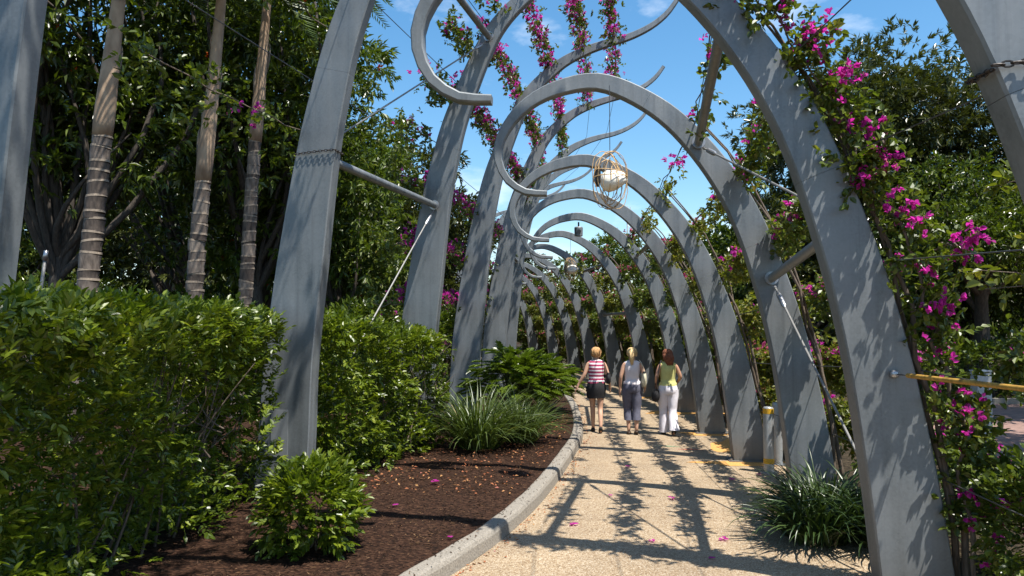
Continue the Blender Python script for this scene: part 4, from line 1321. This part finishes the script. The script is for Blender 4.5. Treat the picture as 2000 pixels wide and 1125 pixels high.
# hanging lanterns
def lantern(x, y, zc, ztop, seed, label):
    r = np.random.default_rng(seed)
    e = empty('lantern', (x, y, zc), 0, label, 'lantern', 'woven lanterns under the arches')
    th = np.linspace(0, 2 * math.pi, 33)
    for k in range(9):                                   # cane hoops
        a = r.random() * math.pi; ti = r.normal() * .22
        s = r.uniform(.86, 1.04) * (1.0 if k < 6 else r.uniform(.6, .9))
        X = .215 * s * np.sin(th); Zz = .35 * s * np.cos(th)
        off = 0 if k < 8 else r.normal() * .04
        P = np.stack([X * math.cos(a) + Zz * math.sin(ti) * .4, X * math.sin(a), Zz + off], 1) + r.normal(size=(33, 3)) * .004
        P[-1] = P[0]
        MB().tube(P, r.uniform(.0035, .006), 5, False).build('cane_hoop', M['wicker'], e, True)
    for k in range(2):                                    # tilted ring hoops
        c, sn = math.cos(.35 * r.normal()), math.sin(.5 * r.normal())
        rr = .21 * r.uniform(.8, 1); z = r.uniform(-.15, .22)
        rr *= math.sqrt(max(.2, 1 - (z / .36) ** 2))
        P = np.stack([rr * np.cos(th), rr * np.sin(th), z + rr * .5 * np.cos(th + k) * sn], 1)
        MB().tube(P, .006, 5, False).build('cane_ring', M['wicker'], e, True)
    rings = []
    for t in np.linspace(0, 1, 13):                        # shell-shaped shade, tilted
        rad = .172 * math.sin(math.pi * min(1, .08 + .92 * t)) ** .6 * (1.05 - .25 * t) + .004
        rings.append((.04 * (1 - t) + .02 * math.sin(t * 4), 0, .12 - .27 * t, rad, rad * .95, .25))
    V, F = loft(rings[::-1], 24, .012)
    sh = MB().add(V, F).build('shade', M['shade'], e, True)
    P = [(.14 + .05 * math.cos(q * .55) * (1 - q / 26), -.08 + .01 * q / 26, .0 + .055 * math.sin(q * .55) * (1 - q / 26)) for q in range(24)]
    MB().tube(P, .011, 6).build('shade_swirl', M['wicker'], e, True)
    mb = MB(); mb.box((-.15, .02, .07), (.07, .09, .20)); mb.box((-.15, .02, -.05), (.05, .06, .05)); mb.build('lamp_box', M['black'], e)
    MB().tube([(0, 0, .10), (0, 0, ztop - zc)], .005, 6).build('cord', M['wire'], e)
    return e


p = rib_point('R', 2, 2.42, 4.8, -.16)
lantern(p[0], p[1], CAM_H + (630 - 350) / F_PX * p[1], p[2], 3, 'woven cane lantern with cream shell shade under the second flowering arch')
p = rib_point('R', 6, 2.35, 4.75, -.15)
lantern(p[0], p[1], CAM_H + (630 - 526) / F_PX * p[1], p[2], 8, 'small distant woven lantern above the striped top')
p = rib_point('R', 5, 2.62, 4.80, .0)
e = empty('speaker_box', (p[0], p[1], p[2] * 1.0), 0, 'small grey box hanging under a distant arch', 'speaker box')
V, F = loft([(0, 0, -.40, .085, .085), (0, 0, -.39, .10, .10), (0, 0, -.19, .105, .105), (0, 0, -.17, .09, .09)], 16)
MB().add(V, F).build('housing', M['steel'], e, True, 35)
MB().tube([(0, 0, -.18), (0, 0, -.05)], .02, 8).build('bracket', M['black'], e)
MB().tube([(.0, -.10, -.29), (0, -.125, -.29)], .05, 14).build('speaker_cone', M['black'], e)

# green lamp and sign glimpsed behind the women
e = empty('park_lamp', (6.1, 34, 0), 0, 'park lamp with green conical shade behind the vines', 'lamp')
MB().tube([(0, 0, 0), (0, 0, 2.9)], .05, 10).build('pole', M['steel'], e, True)
V, F = loft([(0, 0, 2.85, .36, .36), (0, 0, 3.02, .22, .22), (0, 0, 3.2, .06, .06)], 18)
MB().add(V, F).build('lamp_shade', plain('green_enamel', (.09, .22, .17), .4), e, True, 40)
e = empty('warning_sign', (5.15, 26.5, 0), 0, 'small red and white post beyond the ribs beside the women', 'marker post')
MB().box((0, 0, 1.0), (.16, .05, 2.0)).build('post', M['white_paint'], e)
MB().box((0, 0, 2.12), (.17, .06, .22)).build('red_top', plain('red_paint', (.55, .05, .03), .5), e)
# far lattice mast
e = empty('mast', (13.4, 88, 0), 0, 'thin far lattice mast rising into the sky', 'mast')
for k in range(3):
    a = k * 2.094
    MB().tube([(math.cos(a) * .25, math.sin(a) * .25, 0), (math.cos(a) * .25, math.sin(a) * .25, 15.5)], .045, 5).build('upright', M['white_paint'], e)
for k in range(15):
    MB().tube([(.25, 0, k * 1.0), (-.125, .216, k + .5), (-.125, -.216, k + 1.0)], .03, 4).build('lacing', M['white_paint'], e)

# ------------------------------------------------------------------ fallen petals and leaf litter
pet = Leaves()
pet.add(np.array([[0, 0, .004], [.004, .006, .006], [-.005, .004, .007]]), np.array([[1, 0, .2], [-.4, .9, .2], [-.5, -.8, .25]]), np.tile([0, 0, 1.0], (3, 1)), np.array([.036, .034, .032]), .030, .4, .1)
pet_me = np_mesh('fallen_bract', np.concatenate(pet.V), [np.concatenate(pet.Q)]); pet_me.materials.append(M['bract'])
spots = [(1225, 910, 'small fallen bract on the path, closest to the walkers'), (1308, 971, 'fallen bract in the middle of the path, level with the lily clump tops'),
         (1425, 935, 'fallen bract on the path a short way left of the bollard'), (1478, 925, 'fallen bract touching the foot of the banded bollard'),
         (1407, 1049, 'fallen bract on the path beside the spilling lily clump'), (1120, 1021, 'fallen bract on the path closest to the kerb'),
         (1270, 1052, 'fallen bract on the near path, left of the thick strut shadow'), (1385, 1085, 'nearest and largest fallen bract low on the path'),
         (1190, 965, 'fallen bract on the path just beyond the slanting strut shadow')]
for (px, py, lab) in spots:
    Yg = F_PX * CAM_H / (py - 630); Xg = (px - 1000) / F_PX * Yg
    o = link('fallen_bract', pet_me); o.location = (Xg, Yg, .004); o.rotation_euler = (0, 0, random.random() * 6); o.scale = [random.uniform(1, 1.7)] * 3
    tag(o, lab, 'petal', 'fallen bracts on the path')
for (px, py, lab) in [(850, 940, 'fallen bract on the mulch below the strappy plants'), (882, 1040, 'fallen bract on the mulch nearest the kerb'),
                      (700, 960, 'fallen bract on the mulch beside the small glossy bush'), (775, 985, 'fallen bract in the middle of the mulch bed')]:
    Yg = F_PX * (CAM_H - .17) / (py - 630); Xg = (px - 1000) / F_PX * Yg
    o = link('fallen_bract', pet_me); o.location = (Xg, Yg, bed_z(Xg, Yg) + .02); o.rotation_euler = (0, 0, random.random() * 6); o.scale = [random.uniform(1, 1.8)] * 3
    tag(o, lab, 'petal', 'fallen bracts on the mulch')
lv = Leaves(); n = 420
s = rng.uniform(5.5, 22, n); cx = np.interp(s, kc[:, 1], kc[:, 0]) + .03 + rng.exponential(.05, n)
lv.add(np.column_stack([cx, s, np.full(n, .006)]), rdir(n) * np.array([1, 1, .15]), rdir(n, 1.4), rng.uniform(.02, .05, n), rng.uniform(.012, .03, n), .5, .1, True)
M['litter'] = leaf_mat('dry_leaf', [(0, (.16, .06, .03)), (.5, (.36, .13, .06)), (.8, (.42, .24, .10)), (1, (.36, .03, .12))], .8, .1, spec=.2)
o = lv.build('leaf_litter', M['litter']); tag(o, 'dry leaves and bracts gathered along the foot of the kerb', 'leaf litter', kind='stuff')
lv = Leaves(); n = 900
s = rng.uniform(9, 17, n); off = rng.uniform(.3, 2.2, n); cx = np.interp(s, kc[:, 1], kc[:, 0]) - off
lv.add(np.column_stack([cx, s, .14 + .07 * (1 - np.exp(-(off * .93 - .2) / 1.5)) + .012]), rdir(n) * np.array([1, 1, .15]), rdir(n, 1.4), rng.uniform(.03, .07, n), rng.uniform(.015, .03, n), .5, .1, True)
o = lv.build('leaf_litter', M['litter']); tag(o, 'dry orange leaves scattered under the strappy plants', 'leaf litter', kind='stuff')


# ------------------------------------------------------------------ people
def person(x, y, rz, label, J, skin, hair, hair_style, clothes, height=1.0, head_turn=0.0):
    """J: joints; local frame looks along +y, x to the right."""
    e = empty('person', (x, y, 0), rz, label, 'person')
    e.scale = (height,) * 3
    V, E, Rr = [], [], []

    def v(p, r, parent=None):
        V.append(p); Rr.append(r if isinstance(r, tuple) else (r, r))
        if parent is not None: E.append((parent, len(V) - 1))
        return len(V) - 1
    pel = v((0, 0, .93), (.135, .105))
    wa = v((0, .005, 1.06), (.115, .085), pel); ch = v((0, 0, 1.22), (.125, .09), wa); uc = v((0, -.005, 1.34), (.10, .075), ch)
    nk = v((0, .0, 1.425), (.048, .05), uc); hb = v((0, .02, 1.475), (.058, .066), nk)
    hm = v((0, .025, 1.545), (.072, .086), hb); ht = v((0, .015, 1.61), (.052, .062), hm)
    ct, st = math.cos(head_turn), math.sin(head_turn)
    tw = lambda dx, dy, z: (dx * ct - dy * st, .02 + dx * st + dy * ct, z)
    v(tw(0, .105, 1.535), .012, hm)                               # nose
    v(tw(0, .075, 1.475), .022, hb)                               # chin
    for sx in (-1, 1): v(tw(sx * .078, .0, 1.54), .012, hm)       # ears
    for sd, sx in (('l', -1), ('r', 1)):
        sh = v((sx * .155, -.005, 1.345), .052, uc)
        el = v(J[sd + '_elbow'], .038, sh); m = v(tuple((np.array(J[sd + '_elbow']) + np.array(J[sd + '_wrist'])) / 2), .034, el)
        wr = v(J[sd + '_wrist'], .023, m)
        w = np.array(J[sd + '_wrist']); d = unit((w - np.array(J[sd + '_elbow']))[None])[0]
        d = unit((d + np.array([0, .15, -.35]))[None])[0]
        pm = v(tuple(w + d * .075), (.034, .02), wr)
        across = unit(np.cross(d, [sx * 1.0, 0, 0])[None])[0]
        for q, (o_, ln) in enumerate(((-.028, .07), (-.009, .085), (.010, .08), (.028, .062))):
            b0 = w + d * .10 + across * o_
            a1 = v(tuple(b0), .0095, pm); a2 = v(tuple(b0 + d * ln * .55), .0085, a1)
            v(tuple(b0 + d * ln * .9 + np.array([-sx * .02, .0, 0])), .007, a2)
        tb = v(tuple(w + d * .05 - across * .038 + np.array([-sx * .012, 0, 0])), .010, wr)
        v(tuple(w + d * .095 - across * .05 + np.array([-sx * .025, 0, 0])), .008, tb)
        hp = v((sx * .085, 0, .87), .092, pel)
        kn_ = np.array(J[sd + '_knee']); an = np.array(J[sd + '_ankle'])
        th = v(tuple((np.array([sx * .085, 0, .87]) + kn_) / 2), .075, hp)
        kn2 = v(tuple(kn_), .052, th)
        cf = v(tuple(kn_ * .66 + an * .34 + np.array([0, -.015, 0])), .052, kn2)
        ak = v(tuple(an), .034, cf)
        tp = J.get(sd + '_toe', -.35)
        fd = np.array([0, math.cos(tp), math.sin(tp)])
        f1 = v(tuple(an + fd * .07 + np.array([0, 0, -.035])), (.033, .024), ak)
        v(tuple(an + fd * .16 + np.array([0, 0, -.05])), (.034, .018), f1)
    me = bpy.data.meshes.new('body')
    me.from_pydata(V, E, [])
    me.materials.append(skin)
    b = link('body', me, e)
    b.modifiers.new('skin', 'SKIN').use_smooth_shade = True
    for q, r in enumerate(Rr):
        me.skin_vertices[0].data[q].radius = r
    me.skin_vertices[0].data[0].use_root = True
    b.modifiers.new('sub', 'SUBSURF').levels = 1
    b.modifiers['sub'].render_levels = 2
    # hair: cap over the skull with ribbed locks
    n_th, n_ph = 26, 14
    th = np.linspace(0, 2 * math.pi, n_th, endpoint=False)
    Vh, ri = [], np.random.default_rng(len(label))
    jag = ri.normal(size=n_th)
    for q in range(n_ph):
        t = q / (n_ph - 1)
        ph = t * (2.05 if hair_style != 'bob' else 2.3)
        for k_, a in enumerate(th):
            front = max(0, math.sin(a - head_turn))
            phi = ph * (1 - .52 * front)
            rr = np.array([.094, .108, .112]) * (1 + .05 * math.sin(a * 9 + jag[k_]) * t + .05 * jag[k_] * t ** 2)
            if hair_style == 'bob' and t > .6: rr = rr * (1 + .12 * (t - .6))
            Vh.append((rr[0] * math.sin(phi) * math.cos(a), .018 + rr[1] * math.sin(phi) * math.sin(a), 1.548 + rr[2] * math.cos(phi)))
    i, j = np.meshgrid(np.arange(n_ph - 1), np.arange(n_th), indexing='ij'); j2 = (j + 1) % n_th
    F = np.stack([i * n_th + j, i * n_th + j2, (i + 1) * n_th + j2, (i + 1) * n_th + j], -1).reshape(-1, 4)
    mb = MB().add(np.array(Vh), F)
    if hair_style == 'pony':
        for q in range(7):
            o_ = ri.normal(size=2) * .014
            mb.tube([(o_[0], -.085, 1.60 + o_[1]), (o_[0] * 1.6, -.128, 1.57), (o_[0] * 2, -.125, 1.48), (o_[0] * 1.6, -.108, 1.40), (o_[0], -.10, 1.33 + o_[1])], [.014, .022, .021, .015, .004], 7)
    elif hair_style == 'long':
        for q in range(12):
            a = -2.6 + q * .19
            x_, y_ = .085 * math.cos(a), .018 + .10 * math.sin(a)
            mb.tube([(x_, y_, 1.57), (x_ * 1.15 + .01, y_ * 1.1 - .012, 1.49), (x_ * .9 + .02, y_ - .015, 1.42), (x_ * .7 + .03, -.10, 1.345 + .03 * ri.random())], [.026, .03, .024, .006], 7)
    for q in range(34):
        a = head_turn - math.pi / 2 + ri.uniform(-1.9, 1.9)
        end = (2.25 if hair_style == 'bob' else 1.95) * ri.uniform(.8, 1.08) * (1 - .2 * abs(a + math.pi / 2 - head_turn) / 1.9)
        pts = []
        for t in np.linspace(.08, 1, 7):
            ph = t * end; aa = a + .25 * math.sin(q * 1.7 + t * 2.5)
            k2 = 1.03 + .03 * ri.random() + (.10 * max(0, t - .7) if hair_style == 'bob' else 0)
            pts.append((.094 * k2 * math.sin(ph) * math.cos(aa), .018 + .108 * k2 * math.sin(ph) * math.sin(aa), 1.548 + .112 * k2 * math.cos(ph)))
        mb.tube(pts, [.006, .011, .013, .013, .011, .008, .003], 5)
    mb.build('hair', hair, e, True)
    for nm, mat, (Vv, Ff) in clothes:
        if isinstance(nm, tuple): nm = nm[0]
        MB().add(Vv, Ff).build(nm, mat, e, True)
    return e


def two(a, b):
    Va, Fa = a; Vb, Fb = b
    return np.concatenate([Va, Vb]), Fa + [f + len(Va) for f in Fb]


def top_rings(w=1.0, hem=.90, fit=1.0):
    return loft([(0, .0, hem, .172 * w, .132 * w), (0, .0, hem + .05, .168 * w, .130 * w), (0, .005, 1.03, .143 * w * fit, .108 * w * fit), (0, .005, 1.10, .14 * w, .108 * w), (0, .005, 1.20, .152 * w, .125 * w),
                 (0, .0, 1.29, .158 * w, .118 * w), (0, -.005, 1.345, .168 * w, .092), (0, -.008, 1.385, .152, .074), (0, -.005, 1.408, .105, .062), (0, -.0, 1.418, .082, .058)], 28, .028, False)


def leg_loft(sx, J, sd, r, zend, flare=1.0, r2=.07):
    hp = np.array([sx * .09, 0, .84]); kn_ = np.array(J[sd + '_knee']); an = np.array(J[sd + '_ankle'])
    pts = [hp, hp * .5 + kn_ * .5, kn_, kn_ * .5 + an * .5, an + np.array([0, 0, -.03])]
    rr = [r, r * .88, r * .70, r2, r2 * flare]
    out = []
    for z in np.linspace(.88, zend, 12):
        zs = np.array([p[2] for p in pts])[::-1]
        c = [np.interp(z, zs, np.array([p[k] for p in pts])[::-1]) for k in range(2)]
        q = np.interp(z, zs, np.array(rr)[::-1])
        out.append((c[0], c[1], z, q, q * 1.04))
    return loft(out, 18, .05, False)


def stripes_mat():
    m, n, l, b = new_mat('striped_knit')
    tc = n.new('ShaderNodeTexCoord'); sp = n.new('ShaderNodeSeparateXYZ')
    l.new(tc.outputs['Object'], sp.inputs['Vector'])
    mt = n.new('ShaderNodeMath'); mt.operation = 'MULTIPLY'; mt.inputs[1].default_value = 1 / .068
    l.new(sp.outputs['Z'], mt.inputs[0])
    fr = n.new('ShaderNodeMath'); fr.operation = 'FRACT'; l.new(mt.outputs[0], fr.inputs[0])
    r = ramp_of(n, [(0, (.36, .035, .10)), (.56, (.80, .74, .76))]); r.color_ramp.interpolation = 'CONSTANT'
    l.new(fr.outputs[0], r.inputs['Fac']); l.new(r.outputs['Color'], b.inputs['Base Color'])
    b.inputs['Roughness'].default_value = .85
    return m


skin_m = plain('skin', (.52, .30, .20), .5, 0, .06)
skin_t = plain('tanned_skin', (.44, .24, .155), .5, 0, .06)


def hair_mat(name, a, b_):
    m = bark_mat(name, a, b_, 40, 1, .5); return m


def handbag(name, pts_strap, c, d, mat, label, bx, by, rz):
    e = empty(name, (bx, by, 0), rz, label, 'handbag')
    rings = []
    for t in np.linspace(0, 1, 9):
        f = math.sin(math.pi * (.12 + .80 * t)) ** .45
        rings.append((c[0], c[1], c[2] + d[2] * (t - .5), d[0] * f / 2, d[1] * f / 2))
    V, F = loft(rings, 16, .03)
    MB().add(V, F).build('bag_body', mat, e, True)
    MB().tube(catmull(pts_strap, 26), .009, 6, False).build('strap', mat, e, True)
    V, F = loft([(c[0], c[1], c[2] + d[2] * .40, d[0] * .36, d[1] * .40), (c[0], c[1], c[2] + d[2] * .5, d[0] * .30, d[1] * .30)], 14)
    MB().add(V, F).build('zip_edge', M['black'], e, True)
    return e


def shoe(J, sd, tall=.06, w=.044):
    an = np.array(J[sd + '_ankle']); tp = J.get(sd + '_toe', -.35) * .55
    fy, fz = math.cos(tp), math.sin(tp)
    out = []
    V = []
    th = np.linspace(0, 2 * math.pi, 16, endpoint=False)
    for z, k in ((-.075, .96), (-.06, 1.0), (-.045, .97), (-.045 + tall * .5, .8)):
        yy = .045 + .125 * np.sin(th) * k
        V.append(np.stack([an[0] + w * np.cos(th) * k, an[1] + yy * fy, an[2] + z + yy * fz], 1))
    V = np.concatenate(V)
    i, j = np.meshgrid(np.arange(3), np.arange(16), indexing='ij'); j2 = (j + 1) % 16
    F = [np.stack([i * 16 + j, i * 16 + j2, (i + 1) * 16 + j2, (i + 1) * 16 + j], -1).reshape(-1, 4), np.array([list(range(16))[::-1], list(range(48, 64))])]
    return V, F


# woman in the striped top
J1 = dict(l_elbow=(-.235, -.05, 1.12), l_wrist=(-.36, -.03, .92), r_elbow=(.235, -.03, 1.11), r_wrist=(.27, .10, .90), l_knee=(-.07, .09, .48), l_ankle=(-.06, .12, .085),
          r_knee=(.075, -.03, .46), r_ankle=(.075, -.20, .13), l_toe=-.2, r_toe=-.75)
blk = plain('black_cloth', (.012, .012, .014), .8)
c1 = [('striped_top', stripes_mat(), top_rings(1.03, .93)),
      ('shorts', blk, two(loft([(0, 0, 1.0, .16, .125), (0, -.005, .92, .182, .145), (0, -.01, .84, .19, .15), (0, 0, .74, .18, .135), (0, 0, .67, .172, .125)], 26, .012, False), leg_loft(-1, J1, 'l', .115, .66))),
      ('shoe', blk, shoe(J1, 'l')), ('shoe', blk, shoe(J1, 'r'))]
person(1.66, 15.2, R_(-4), 'person in a red and white striped sleeveless top and black shorts', J1, skin_m, hair_mat('strawberry_hair', (.36, .17, .06), (.62, .38, .17)), 'bob', c1, 1.0, -.35)
handbag('shoulder_bag', [(.13, -.03, 1.42), (.155, -.10, 1.36), (.20, -.12, 1.2), (.235, -.10, 1.12), (.24, .08, 1.14), (.17, .09, 1.36), (.13, -.02, 1.42)], (.235, -.02, 1.06), (.11, .26, .22), blk,
        'black shoulder bag hanging by the striped top', 1.66, 15.2, R_(-4))

# woman in white top and grey cropped trousers
J2 = dict(l_elbow=(-.225, -.04, 1.10), l_wrist=(-.235, .03, .86), r_elbow=(.235, -.06, 1.12), r_wrist=(.25, .08, .93), l_knee=(-.085, .05, .47), l_ankle=(-.075, -.04, .085),
          r_knee=(.075, -.02, .47), r_ankle=(.065, -.10, .10), l_toe=-.2, r_toe=-.45)
greyc = plain('grey_denim', (.105, .105, .145), .85, 0, .15)
c2 = [('white_top', plain('white_cotton', (.72, .66, .67), .85, 0, .05), top_rings(1.0, .96)),
      ('cropped_trousers', greyc, two(two(loft([(0, 0, 1.01, .152, .118), (0, -.005, .93, .178, .14), (0, -.01, .86, .186, .148), (0, 0, .80, .178, .13)], 26, .012, False), leg_loft(-1, J2, 'l', .112, .27, 1.0, .085)), leg_loft(1, J2, 'r', .112, .28, 1.0, .085))),
      ('shoe', plain('brown_sandal', (.05, .03, .02), .6), shoe(J2, 'l', .03)), ('shoe', plain('brown_sandal', (.05, .03, .02), .6), shoe(J2, 'r', .03))]
person(2.33, 14.95, R_(-3), 'person with a blonde ponytail in white top and grey cropped trousers', J2, skin_m, hair_mat('blonde_hair', (.44, .27, .10), (.74, .56, .30)), 'pony', c2, 1.0, .1)
handbag('shoulder_bag', [(.14, -.02, 1.42), (.17, -.09, 1.36), (.215, -.10, 1.24), (.225, -.08, 1.16), (.225, .07, 1.2), (.17, .08, 1.36), (.14, -.01, 1.42)], (.225, -.02, 1.06), (.10, .30, .30),
        plain('cream_canvas', (.56, .52, .38), .85), 'cream shoulder bag under the arm of the ponytailed person', 2.33, 14.95, R_(-3))

# woman in yellow-green top and white trousers
J3 = dict(l_elbow=(-.225, -.06, 1.12), l_wrist=(-.21, .12, .98), r_elbow=(.245, -.03, 1.12), r_wrist=(.20, .14, 1.0), l_knee=(-.08, .06, .48), l_ankle=(-.075, .05, .085),
          r_knee=(.08, -.02, .46), r_ankle=(.08, -.20, .15), l_toe=-.15, r_toe=-.9)
whitec = plain('white_linen', (.72, .69, .74), .85, 0, .05)
c3 = [('yellow_top', plain('lime_cotton', (.54, .53, .20), .85, 0, .08), top_rings(1.02, .95)),
      ('trousers', whitec, two(two(loft([(0, 0, 1.0, .156, .12), (0, -.005, .92, .182, .145), (0, -.01, .85, .19, .152), (0, 0, .79, .182, .132)], 26, .012, False), leg_loft(-1, J3, 'l', .116, .05, 1.12, .088)), leg_loft(1, J3, 'r', .116, .12, 1.12, .088))),
      ('shoe', blk, shoe(J3, 'l')), ('shoe', blk, shoe(J3, 'r'))]
person(3.0, 14.85, R_(-2), 'person with auburn hair in a yellow-green top and white trousers', J3, skin_t, hair_mat('auburn_hair', (.10, .03, .014), (.26, .09, .04)), 'long', c3, .985, .25)
handbag('shoulder_bag', [(-.13, -.03, 1.42), (-.165, -.10, 1.34), (-.21, -.12, 1.1), (-.235, -.10, .86), (-.24, .04, .88), (-.20, .10, 1.12), (-.14, .06, 1.38), (-.13, -.02, 1.42)], (-.245, -.04, .76), (.16, .20, .24), blk,
        'black bag on a long strap beside the white trousers', 3.0, 14.85, R_(-2))


# ------------------------------------------------------------------ big flower heads on the vine of the nearest rib
heads = empty('bougainvillea', tuple(rib_point('R', 1, -.30, 0, -.25)), 0, 'flower-laden bougainvillea cane clinging to the front outer edge of the nearest rib', 'bougainvillea')
org = np.array(heads.location)
lv, fl = Leaves(), Leaves()
cane = []
for q_ in range(26):
    z = .5 + q_ * .162 + rng.normal() * .03
    out, y_, big = .06 + .1 * rng.random() + (.08 if z < 2.7 else 0), -.12 - .2 * rng.random(), rng.choice([.25, .45, .7, 1.1])
    c = row_pt('R', 1, min(z, 4.6), out) - org + np.array([0, y_, 0])
    cane.append(c)
    m = int(34 * big) + 10
    c[1] += -y_ * .55
    q = c + rng.normal(size=(m, 3)) * np.array([.12, .08, .09]) + np.array([.05, 0, 0])
    lv.sprigs(q, rdir(m, .1), 6, .10, .058, .040, 1.1, .45, False, .45, .15, .3, False)
    mf = int((11 if z > 1.9 else 5) * big) + 1
    cc = c + rng.normal(size=3) * .05 + np.array([.02, -.08, .05])
    q = cc + rng.normal(size=(mf, 3)) * np.array([.075, .075, .05])
    fl.sprigs(q, rdir(mf, .2) + np.array([.1, -.4, 0]), 7, .05, .038, .031, 1.2, .6, False, .2, .1, .5, False)
cv = catmull([np.array([0, 0, 0])] + cane, 60) + rng.normal(size=(60, 3)) * .008
MB().tube(cv, np.linspace(.02, .006, 60), 6, False).build('stem', M['twig'], heads, True)
lv.build('foliage', M['vine'], heads)
fl.build('blossoms', M['bract'], heads)
